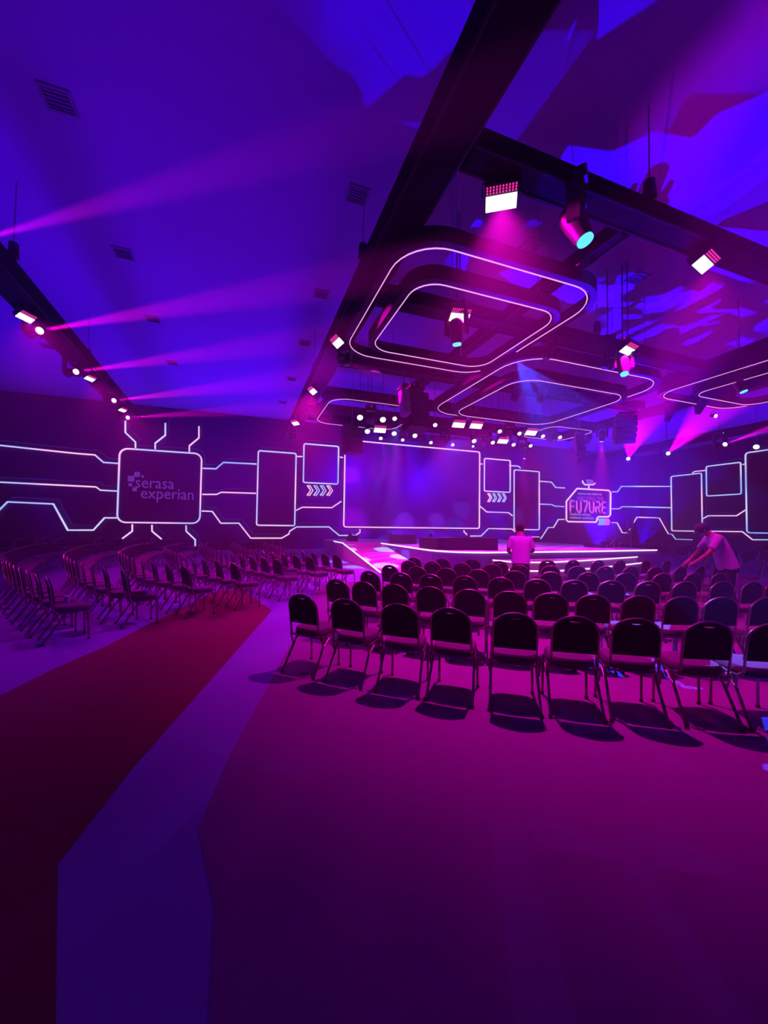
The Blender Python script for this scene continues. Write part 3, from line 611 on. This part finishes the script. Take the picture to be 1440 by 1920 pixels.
# chevrons
def chevron_pts(s=1): return [(0, 0), (.16*s, 0), (.38*s, .34*s), (.16*s, .68*s), (0, .68*s), (.22*s, .34*s)]
def chevron(o_loc, label, mat, s=1, grp=None, parent=None):
    P = [Vector((x, 0, z)) for x, z in chevron_pts(s)]
    m = MB().tube(P, 0, closed=True, up=(0, -1, 0), rect=(.055*s, .04))
    o = m.obj('chevron', mat, parent); o.location = o_loc
    if parent is None: tag(o, label, 'neon chevron', grp)
    return o
for k in range(4):
    a = aty(576+12.3*k, 929, YB-D_); chevron(a, 'neon chevron left of the main screen, %s in its row of four' % ordn[k], ['neon_pink', 'neon_blue', 'neon_blue', 'neon_pink'][k], 1, 'chevrons left of the main screen')
for k in range(4):
    a = aty(914.5+9.2*k, 941, YB-D_); chevron(a, 'neon chevron right of the main screen, %s in its row of four' % ordn[k], ['neon_pink', 'neon_blue', 'neon_blue', 'neon_blue'][k], 1, 'chevrons right of the main screen')
# slogan sign
sg_px = [(1082, 916), (1141, 919.5), (1145, 923), (1144.5, 965), (1141, 969), (1122, 969), (1119.5, 972), (1119, 977), (1117, 979), (1065, 978), (1062, 975), (1062, 940)]
SP = [aty(x, y, YB-.16) for x, y in sg_px]; o0 = Vector((SP[-1].x, YB-.16, SP[-3].z)); sg = tag(empty('slogan_sign', o0), 'neon-edged slogan sign reading HACKING THE FUTURE with a small antenna', 'sign')
loc = [p-o0 for p in SP]
MB().add([p+Vector((0, .06, 0)) for p in loc]+[p+Vector((0, .14, 0)) for p in loc], [tuple(range(12)), tuple(range(12, 24))[::-1]]+[(i, (i+1) % 12, 12+(i+1) % 12, 12+i) for i in range(12)]).obj('sign_panel', 'screen_black', sg)
strip(loc, 'neon_border', 'neon_pink', sg, .12, closed=True)
strip([aty(x, y, YB-.16)-o0 for x, y in ((1092, 901), (1093, 905), (1097, 909), (1112, 909), (1116, 906))], 'antenna_arc', 'neon_pink', sg, .1)
strip([aty(x, y, YB-.16)-o0 for x, y in ((1104, 909), (1104, 917))], 'antenna_post', 'neon_pink', sg, .1)
def sgt(s, x, y, size, mat, sx=1, bold=0):
    p = aty(x, y, YB-.19)-o0; return text(s, p, size, mat, sg, sx=sx, bold=bold)
sgt('Leadership & Sales SUMMIT FY26', 1084, 926.8, .25, 'sign_soft', .80); sgt('H@CKING THE', 1082, 937.5, .52, 'sign_dim', .86)
def stroke_word(word, x, y, w, h, mat, gap=.12):
    """double-line neon letters drawn as open strokes"""
    G = {'F': [[(0, 0), (0, .8), (.12, 1), (.8, 1)], [(0, .5), (.7, .5)]], 'U': [[(0, 1), (0, .25), (.2, 0), (.6, 0), (.8, .25), (.8, 1)]],
         '7': [[(0, 1), (.8, 1), (.8, .85), (.25, 0)]], 'R': [[(0, 0), (0, .5), (.6, .5), (.8, .62), (.8, .88), (.6, 1), (.0, 1)], [(.4, .5), (.8, 0)]],
         'E': [[(.8, 1), (.25, 1), (.05, .85), (.05, .62), (.2, .5), (.75, .5)], [(.2, .5), (.0, .38), (.0, .15), (.2, 0), (.8, 0)]]}
    p0 = aty(x, y, YB-.19)-o0
    for k, ch in enumerate(word):
        m = MB()
        for st_ in G[ch]:
            for dx, dz in ((0, 0), (.12, -.09)):
                m.tube([p0+Vector((k*w+(px*w*.82)+dx*w, 0, pz*h*.88+dz*h+.1*h)) for px, pz in st_], 0, up=(0, -1, 0), rect=(.042, .03))
        m.obj('letter', mat, sg)
stroke_word('FU7URE', 1068.5, 961.0, .735, 1.1, 'sign_pink')
sgt('Desafiando certezas,', 1068, 966, .34, 'sign_soft', .85); sgt('redefinindo excelências.', 1068, 972.5, .34, 'sign_soft', .85)
sgt('serasa', 1099, 902, .32, 'sign_soft', 1); sgt('experian', 1100, 906.5, .32, 'sign_soft', 1)
for k in range(5):
    p = aty(1121.5+4.3*k, 984.5, YB-.19)-o0; c = chevron(p, None, 'chevron_cyan' if k < 3 else 'sign_pink', .85, parent=sg)

# ------------------------------------------------------------------ banquet chairs
def arch_outline(w, z0, z1, n=14, lean=0):
    """rounded-top outline, list of (x,z)"""
    r = w/2; pts = [(-r, z0)]
    for i in range(n+1):
        t = pi-pi*i/n; pts.append((r*cos(t), z1-r*.82+r*.82*sin(t)))
    pts.append((r, z0)); return pts
LEAN = .17
def back_y(z): return -.19-LEAN*(z-.45)
def make_chair(detail=True):
    t = empty('banquet_chair')
    # backrest panel with the hand hole, cut as a 2-D outline
    cu = bpy.data.curves.new('b', 'CURVE'); cu.dimensions = '2D'; cu.fill_mode = 'BOTH'; cu.extrude = .014; cu.bevel_depth = .006; cu.bevel_resolution = 1
    def poly(pts):
        s = cu.splines.new('POLY'); s.points.add(len(pts)-1); s.use_cyclic_u = True
        for i, p in enumerate(pts): s.points[i].co = (p[0], p[1], 0, 1)
    poly(arch_outline(.36, .55, .868, 12 if detail else 7))
    if detail: poly([(.062*cos(a), .835-.0+(.006 if sin(a) > 0 else .024)*sin(a)) for a in [2*pi*i/14 for i in range(14)]])
    ob = bpy.data.objects.new('tmp', cu); COL.objects.link(ob); bpy.context.view_layer.update()
    me = bpy.data.meshes.new_from_object(ob.evaluated_get(bpy.context.evaluated_depsgraph_get())); bpy.data.objects.remove(ob)
    for v in me.vertices:
        x, z, y = v.co.x, v.co.y, v.co.z; v.co = (x, back_y(z)+y+.05*(x/.2)**2*.35, z)
    me.materials.clear(); me.materials.append(MAT['fabric']); me.flip_normals(); link('backrest', me, t)
    fr = MB(); P = [(x*1.05, back_y(z)+.05*(x/.2)**2*.35-.012, z) for x, z in arch_outline(.36, .44, .877, 14 if detail else 7)]
    P = [(-.20, -.16, .405)]+P+[(.20, -.16, .405)]
    fr.tube(P, .0105, 8 if detail else 5).obj('back_tube', 'brass', t, True)
    # seat cushion
    n = 16 if detail else 8; base = [(.20*(abs(cos(a))**.55)*(1 if cos(a) > 0 else -1), .205*(abs(sin(a))**.55)*(1 if sin(a) > 0 else -1)+.025) for a in [2*pi*(i+.5)/n for i in range(n)]]
    m = MB(); lv = [(.92, .405), (1, .42), (1, .46), (.93, .478), (.6, .487)]
    for s, z in lv: m.v += [(x*s, y*s, z) for x, y in base]
    for i in range(len(lv)-1): m.f += [(i*n+j, i*n+(j+1) % n, (i+1)*n+(j+1) % n, (i+1)*n+j) for j in range(n)]
    m.f += [tuple(range(n))[::-1], tuple(range((len(lv)-1)*n, len(lv)*n))]
    m.obj('seat', 'seat_fabric', t, True)
    k = 8 if detail else 4
    if detail:
        for s in (-1, 1):
            MB().tube([(s*.19, .17, .40), (s*.195, .19, .36), (s*.2, .2, .01)], .0125, k).obj('leg', 'brass', t, True)
            MB().tube([(s*.19, .06, .40), (s*.2, -.06, .385), (s*.215, -.30, .01)], .0125, k).obj('leg', 'brass', t, True)
            MB().tube([(s*.205, -.17, .43), (s*.222, -.16, .405), (s*.213, -.135, .30), (s*.205, .0, .37)], .010, 6).obj('brace', 'brass', t, True)
        MB().tube([(-.19, .17, .398), (.19, .17, .398), (.19, -.17, .398), (-.19, -.17, .398)], .011, 6, closed=True, up=(0, 0, 1)).obj('seat_frame', 'brass', t)
        f = MB()
        for s in (-1, 1): f.cyl((s*.2, .2, 0), (s*.2, .2, .025), .017, n=8); f.cyl((s*.215, -.302, 0), (s*.2145, -.292, .025), .017, n=8)
        f.obj('foot_cap', 'rubber', t)
    else:
        for s in (-1, 1):
            MB().tube([(s*.19, .18, .41), (s*.2, .2, .0)], .0125, k).obj('leg', 'brass', t); MB().tube([(s*.19, .04, .41), (s*.215, -.3, .0)], .0125, k).obj('leg', 'brass', t)
    return t
protoA, protoB = make_chair(True), make_chair(False)
used = {0: False, 1: False}
CENTRE = Vector((8.65, 12.1))
chairs = []      # (x, y, label, group, jitter)
def face_angle(x, y): return atan2(CENTRE.y-y, CENTRE.x-x)-pi/2
def from_back_top(x, y, rot_c=CENTRE):
    p = atz(x, y, .875); a = face_angle(p.x, p.y); d = Vector((-sin(a), cos(a), 0)); p = p+d*.26; return p.x, p.y
FR = {1: ([(567, 1115), (650, 1124.5), (746, 1134), (847, 1142), (966, 1152), (1081, 1157), (1192, 1158), (1320, 1163), (1443, 1167)], 11.2),
      2: ([(630, 1089), (680, 1094), (737, 1098), (805, 1103), (877, 1109), (959, 1112), (1037, 1115), (1114, 1117), (1193, 1117), (1272, 1118), (1345, 1119), (1418, 1118)], 9.98),
      3: ([(678, 1075), (744, 1076), (805, 1079), (873, 1081), (941, 1084), (1010, 1088), (1075, 1088), (1143, 1088), (1207, 1089), (1272, 1089), (1337, 1088), (1395, 1090), (1450, 1090)], 8.75),
      4: ([(723, 1062), (779, 1064), (834, 1067), (897, 1069), (966, 1071), (1032, 1073), (1099, 1073), (1165, 1073), (1232, 1074), (1295, 1075), (1350, 1075), (1402, 1075), (1450, 1075)], 7.75),
      5: ([(754, 1054), (808, 1054), (866, 1057), (921, 1059), (975, 1060), (1031, 1061), (1080, 1062), (1132, 1062), (1182, 1063), (1237, 1064), (1284, 1063), (1330, 1063), (1375, 1063), (1415, 1064)], 6.65),
      6: ([(777, 1046), (829, 1048), (885, 1049), (936, 1053), (1027, 1051), (1074, 1051), (1121, 1051), (1163, 1051), (1212, 1051), (1252, 1051), (1289, 1049), (1325, 1049), (1360, 1050), (1398, 1050), (1432, 1052)], 5.75)}
rown = {1: 'rearmost row nearest the viewer', 2: 'second row from the viewer', 3: 'third row from the viewer', 4: 'fourth row from the viewer', 5: 'fifth row from the viewer', 6: 'front row by the stage steps'}
for r, (pts, R0) in FR.items():
    for i, (x, y) in enumerate(pts):
        px, py = from_back_top(x, y); d = Vector((px, py))-CENTRE; k = R0-.26
        if r < 6: dd = d.normalized()*(k*.6+d.length*.4)
        else: dd = d
        chairs.append((CENTRE.x+dd.x, CENTRE.y+dd.y, 'dark round-backed banquet chair, %s from the aisle in the %s' % (ordn[i], rown[r]), 'chairs of the centre block seen from behind', random.uniform(-.07, .07)))
def cat(P, step):
    """resample a smooth curve through P at equal steps"""
    Q = [P[0]]+P+[P[-1]+(P[-1]-P[-2])]; fine = []
    for i in range(1, len(Q)-2):
        for j in range(12):
            t = j/12; a, b, c, d = Q[i-1], Q[i], Q[i+1], Q[i+2]
            fine.append(.5*((2*b)+(c-a)*t+(2*a-5*b+4*c-d)*t*t+(3*b-a-3*c+d)*t**3))
    out = [fine[0]]; acc = 0
    for i in range(1, len(fine)):
        s = (fine[i]-fine[i-1]).length
        while acc+s >= step:
            f = (step-acc)/s; fine_p = fine[i-1].lerp(fine[i], f); out.append(fine_p); fine[i-1] = fine_p; s = (fine[i]-fine_p).length; acc = 0
        acc += s
    return out
LR = [('row nearest the ramp', [(630, 1041), (583, 1035), (552, 1031), (523, 1024), (497, 1017), (520, 1014)]),
      ('second row from the ramp', [(579, 1044), (528, 1038), (478, 1031), (450, 1024), (437, 1018), (470, 1014)]),
      ('third row from the ramp', [(518, 1049), (468, 1042), (424, 1035), (392, 1026), (377, 1019), (415, 1014.5)]),
      ('fourth row from the ramp', [(438, 1056), (383, 1049), (345, 1042), (320, 1032), (312, 1024), (350, 1016)]),
      ('fifth row from the ramp', [(345, 1062), (293, 1055), (252, 1048), (234, 1040), (228, 1032), (262, 1020), (300, 1015)]),
      ('sixth row from the ramp', [(231, 1070), (185, 1064), (150, 1056), (130, 1046), (125, 1036), (160, 1022), (205, 1016)]),
      ('seventh row from the ramp', [(88, 1083), (55, 1072), (28, 1060), (10, 1046), (12, 1036), (60, 1022), (110, 1016.5)])]
for nm, px in LR:
    P = [Vector(from_back_top(x, y)) for x, y in px]
    for i, p in enumerate(cat(P, .56)):
        if p.y > 22.5: break
        chairs.append((p.x, p.y, 'side block banquet chair, %s from the aisle in the %s' % (ordn[min(i, 29)], nm), 'chairs of the side block', random.uniform(-.06, .06)))
chairs.append((-3.35, 5.75, 'banquet chair cut by the picture edge at the side aisle', 'chairs of the side block', 0))
for r, (y0, x0, x1, nm) in enumerate(((20.6, -9.5, -1.0, 'row just below the logo screen'), (21.8, -10.5, -1.6, 'row against the wall below the logo screen'))):
    n = int((x1-x0)/.72)
    for i in range(n):
        x = x0+i*.72; chairs.append((x, y0+.02*(x+5)**2*.3, 'faint chair, %s from the left, %s' % (ordn[i], nm), 'far dark chairs below the logo screen', random.uniform(-.05, .05)))
for r, (R0, a0, a1, nm) in enumerate(((9.6, -26, 24, 'first row beyond the stage end'), (10.7, -24, 26, 'second row beyond the stage end'), (11.9, -22, 24, 'third row beyond the stage end'))):
    st_ = degrees = .66/R0*180/pi; i = 0; a = a0
    while a < a1:
        chairs.append((CENTRE.x+R0*cos(radians(a)), CENTRE.y+R0*sin(radians(a)), 'hazy pink banquet chair, %s from the viewer in the %s' % (ordn[i], nm), 'hazy chairs beyond the stage end', random.uniform(-.05, .05)))
        a += st_; i += 1
chairs.sort(key=lambda c: hypot(c[0], c[1])); print('CHAIRS', len(chairs))
MEN = [(5.75, 6.95), (8.75, 4.72)]
chairs = [c for c in chairs if all(hypot(c[0]-a, c[1]-b) > .42 for a, b in MEN)]
out = []
for c in chairs:                      # neighbours closer than a seat's width are nudged along their row
    x, y = c[0], c[1]
    for d in out:
        q = hypot(x-d[0], y-d[1])
        if q < .435: x += (x-d[0])/q*(.435-q); y += (y-d[1])/q*(.435-q)
    out.append((x, y)+c[2:])
kept = out[:300]
for k, (x, y, lab, grp, j) in enumerate(kept):
    far = hypot(x, y) > 11.5
    src = protoB if far else protoA
    if not used[int(far)]: o = src; used[int(far)] = True
    else: o = copy_tree(src)
    tag(o, lab, 'chair', grp); o.location = (x, y, .004 if y < 9.5 and x > -.3 else 0); o.rotation_euler = (0, 0, face_angle(x, y)+j)

# small things left on chairs
b = tag(empty('water_bottle', (-1.55, 7.15, .49)), 'teal-capped bottle lying on an aisle chair seat of the side block', 'bottle')
MB().cyl((-.12, 0, .035), (.06, .02, .035), .033, n=12).obj('bottle_body', 'brass', b, True); MB().ball((.09, .022, .045), .045).obj('cap', 'bottle_teal', b, True)
b = tag(empty('drinking_cup', (-2.35, 6.75, .49)), 'small clear cup standing on the nearest aisle chair of the side block', 'cup')
MB().cyl((0, 0, 0), (0, 0, .09), .028, .036, 12).obj('cup_body', 'bottle_clear', b, True)

# ------------------------------------------------------------------ people
def skin(name, verts, edges, radii, mat, parent, root=0, sub=2, smooth=True):
    me = bpy.data.meshes.new(name); me.from_pydata([tuple(v) for v in verts], edges, []); me.materials.append(MAT[mat])
    bm = bmesh.new(); bm.from_mesh(me); L = bm.verts.layers.skin.verify(); bm.verts.ensure_lookup_table()
    for i, v in enumerate(bm.verts):
        r = radii[i]; v[L].radius = (r, r) if not isinstance(r, tuple) else r; v[L].use_root = (i == root)
    bm.to_mesh(me); bm.free()
    o = link(name, me, parent); s = o.modifiers.new('s', 'SKIN'); s.use_smooth_shade = True
    o.modifiers.new('u', 'SUBSURF').levels = sub; o.modifiers['u'].render_levels = sub
    dg = bpy.context.evaluated_depsgraph_get(); m2 = bpy.data.meshes.new_from_object(o.evaluated_get(dg)); o.modifiers.clear(); o.data = m2
    if not m2.materials: m2.materials.append(MAT[mat])
    return o
def figure(loc, rz, J, label, cap=False, scale=1.0):
    t = tag(empty('person', loc, rz), label, 'person'); t.scale = (scale,)*3
    J = {k: Vector(v) for k, v in J.items()}
    names = ['pelvis', 'belly', 'chest', 'neck', 'skull', 'crown', 'hipL', 'kneeL', 'ankL', 'toeL', 'hipR', 'kneeR', 'ankR', 'toeR', 'shL', 'elL', 'wrL', 'palmL', 'shR', 'elR', 'wrR', 'palmR']
    idx = {n: i for i, n in enumerate(names)}
    E_ = [('pelvis', 'belly'), ('belly', 'chest'), ('chest', 'neck'), ('neck', 'skull'), ('skull', 'crown'), ('pelvis', 'hipL'), ('hipL', 'kneeL'), ('kneeL', 'ankL'), ('ankL', 'toeL'), ('pelvis', 'hipR'), ('hipR', 'kneeR'), ('kneeR', 'ankR'), ('ankR', 'toeR'),
          ('chest', 'shL'), ('shL', 'elL'), ('elL', 'wrL'), ('wrL', 'palmL'), ('chest', 'shR'), ('shR', 'elR'), ('elR', 'wrR'), ('wrR', 'palmR')]
    rad = dict(pelvis=(.125, .10), belly=(.125, .10), chest=(.145, .11), neck=.055, skull=(.078, .088), crown=(.07, .08), hipL=.085, kneeL=.058, ankL=.042, toeL=.035, hipR=.085, kneeR=.058, ankR=.042, toeR=.035,
               shL=.062, elL=.044, wrL=.028, palmL=(.038, .018), shR=.062, elR=.044, wrR=.028, palmR=(.038, .018))
    skin('body', [J[n] for n in names], [(idx[a], idx[b]) for a, b in E_], [rad[n] for n in names], 'skin_tone', t)
    # fingers
    for s in 'LR':
        p = J['palm'+s]; f = (p-J['wr'+s]).normalized(); up = Vector((0, 0, 1)); sd = f.cross(up); sd = sd.normalized() if sd.length > .2 else Vector((1, 0, 0)); dn = f.cross(sd).normalized()
        if dn.z > 0: dn = -dn
        vs, es, rs = [], [], []
        for k, L in enumerate((.062, .075, .07, .055)):
            b0 = p+sd*(-.027+.018*k)-f*.01; n0 = len(vs)
            vs += [b0, b0+f*L*.5, b0+f*L*.75+dn*L*.45, b0+f*L*.65+dn*L*.85]; es += [(n0, n0+1), (n0+1, n0+2), (n0+2, n0+3)]; rs += [.009, .0085, .008, .007]
            skin('finger', vs[n0:], [(0, 1), (1, 2), (2, 3)], rs[n0:], 'skin_tone', t, sub=1)
        b0 = p-f*.045-sd*.03; skin('thumb', [b0, b0-sd*.025+f*.025, b0-sd*.03+f*.055+dn*.012], [(0, 1), (1, 2)], [.011, .010, .008], 'skin_tone', t, sub=1)
    # polo shirt: lofted rings along the spine, sleeves to mid upper arm
    lerp = lambda a, b, k: J[a].lerp(J[b], k)
    hem = J['pelvis']-(J['belly']-J['pelvis']).normalized()*.09; m = MB(); n = 20; X = Vector((1, 0, 0))
    shm = (J['shL']+J['shR'])/2
    R_ = [(hem, .20, .15), (J['pelvis'], .195, .15), (J['belly'], .185, .14), (J['chest']-(J['chest']-J['belly'])*.1, .20, .145), (J['chest'].lerp(shm, .6), .215, .13), (shm+(J['neck']-shm)*.25, .185, .105), (shm+(J['neck']-shm)*.62, .11, .085), (J['neck']-(J['neck']-shm)*.12, .066, .068)]
    for i, (c, a, b_) in enumerate(R_):
        t0 = R_[max(0, i-1)][0]; t1 = R_[min(len(R_)-1, i+1)][0]; ax = (t1-t0).normalized(); yv = ax.cross(X).normalized()
        for j in range(n):
            q = 2*pi*j/n; rip = 1+.018*sin(5*q+i*1.3)+.012*sin(9*q-i)
            m.v.append(tuple(c+X*a*cos(q)*rip+yv*b_*sin(q)*rip))
    for i in range(len(R_)-1): m.f += [(i*n+j, i*n+(j+1) % n, (i+1)*n+(j+1) % n, (i+1)*n+j) for j in range(n)]
    m.obj('shirt', 'shirt_cloth', t, True)
    for s in 'LR':
        a0, a1, a2 = J['sh'+s]-(J['sh'+s]-shm)*.35, J['sh'+s], lerp('sh'+s, 'el'+s, .72)
        k = MB(); k.cyl(a0, a1, .07, .07, 16, False); k.ball(a1, .071, 16, 8); k.cyl(a1, a2, .07, .066, 16, True); k.obj('sleeve', 'shirt_cloth', t, True)
    V = [J['pelvis'], J['hipL'], J['kneeL'], lerp('kneeL', 'ankL', .92), J['hipR'], J['kneeR'], lerp('kneeR', 'ankR', .92), J['pelvis'].lerp(J['belly'], .4)]
    skin('trousers', V, [(7, 0), (0, 1), (1, 2), (2, 3), (0, 4), (4, 5), (5, 6)], [(.15, .12), .108, .08, .068, .108, .08, .068, (.145, .115)], 'trousers', t)
    for s in 'LR':
        a, b_ = J['ank'+s], J['toe'+s]; d = (b_-a); d.z = 0; d.normalize(); c = a.lerp(b_, .5); c.z = .045
        MB().ball(c, .1, 14, 8, (1.35, .52, .45), Matrix.Rotation(atan2(d.y, d.x), 3, 'Z')).obj('shoe', 'shoe', t, True)
    # head details
    sk, cr_, nk = J['skull'], J['crown'], J['neck']; axis = (cr_-nk).normalized(); fwd = J['face'].normalized(); fwd = (fwd-axis*fwd.dot(axis)).normalized(); sd = fwd.cross(axis).normalized()
    Mx = Matrix((sd, fwd, axis)).transposed(); hc = sk+axis*.045
    for s in (-1, 1):
        MB().ball(hc+sd*s*.082+axis*-.01, .03, 8, 6, (.35, .6, 1), Mx).obj('ear', 'skin_tone', t, True)
        MB().ball(hc+sd*s*.032+fwd*.078+axis*.0, .013, 8, 6).obj('eye', 'bottle_clear', t, True)
    MB().ball(hc+fwd*.098-axis*.025, .02, 8, 6, (.7, .9, 1.4), Mx).obj('nose', 'skin_tone', t, True)
    MB().ball(hc+fwd*.084-axis*.062, .022, 8, 6, (1.1, .35, .3), Mx).obj('mouth', 'skin_tone', t, True)
    if cap:
        o = MB().ball(hc+axis*.035-fwd*.005, .108, 16, 10, (.95, 1.05, .8), Mx).obj('cap_crown', 'cap_cloth', t, True)
        pts = [hc+axis*.03+fwd*(.075+.0*k)+sd*(-.07+.14*k/8) for k in range(9)]; pf = [hc+axis*.02+fwd*(.10+.09*sin(pi*k/8))+sd*(-.075+.15*k/8) for k in range(9)]
        MB().add(pts+pf+[p+axis*.012 for p in pts]+[p+axis*.012 for p in pf], [(i, i+1, 10+i, 9+i) for i in range(8)]+[(18+i, 27+i, 28+i, 19+i) for i in range(8)]+[(9+i, 10+i, 28+i, 27+i) for i in range(8)]).obj('cap_brim', 'cap_cloth', t, True)
    MB().ball(hc+axis*.012-fwd*.022, .103, 16, 10, (.88, .92, 1.0), Mx).obj('hair', 'hair_dark', t, True)
    # collar
    MB().tube([nk+(sd*cos(a)*.075+fwd*sin(a)*.075)-axis*.015 for a in [2*pi*i/12 for i in range(12)]], .018, 6, closed=True).obj('collar', 'shirt_cloth', t, True)
    return t
stand = dict(pelvis=(0, 0, .95), belly=(0, 0, 1.12), chest=(0, .0, 1.32), neck=(0, .02, 1.47), skull=(-.01, .055, 1.56), crown=(-.015, .085, 1.65), face=(-.15, 1, -.5),
             hipL=(-.10, 0, .88), kneeL=(-.11, .02, .48), ankL=(-.12, -.02, .08), toeL=(-.13, .14, .035), hipR=(.10, 0, .88), kneeR=(.11, .02, .48), ankR=(.12, -.02, .08), toeR=(.13, .14, .035),
             shL=(-.185, .0, 1.385), elL=(-.265, .02, 1.12), wrL=(-.20, .24, 1.06), palmL=(-.15, .31, 1.07), shR=(.185, .0, 1.385), elR=(.27, .03, 1.12), wrR=(.17, .25, 1.10), palmR=(.10, .31, 1.12))
figure((5.75, 6.95, 0), radians(-30), stand, 'standing worker in a pale polo shirt seen from behind, looking down at the hands', False, 1.0)
bend = dict(pelvis=(0, 0, .95), belly=(0, .05, 1.12), chest=(0, .15, 1.32), neck=(0, .25, 1.46), skull=(0, .33, 1.52), crown=(0, .38, 1.60), face=(0, .9, -.6),
            hipL=(-.10, 0, .88), kneeL=(-.12, .03, .48), ankL=(-.15, -.05, .08), toeL=(-.16, .11, .035), hipR=(.10, 0, .88), kneeR=(.11, .03, .48), ankR=(.12, -.02, .08), toeR=(.13, .14, .035),
            shL=(-.20, .19, 1.40), elL=(-.25, .36, 1.14), wrL=(-.22, .56, .96), palmL=(-.2, .63, .92), shR=(.20, .19, 1.39), elR=(.24, .34, 1.12), wrR=(.22, .52, .93), palmR=(.2, .59, .89))
figure((8.75, 4.72, 0), radians(52), bend, 'worker in a cap and pale shirt leaning over to straighten a chair', True, 1.06)
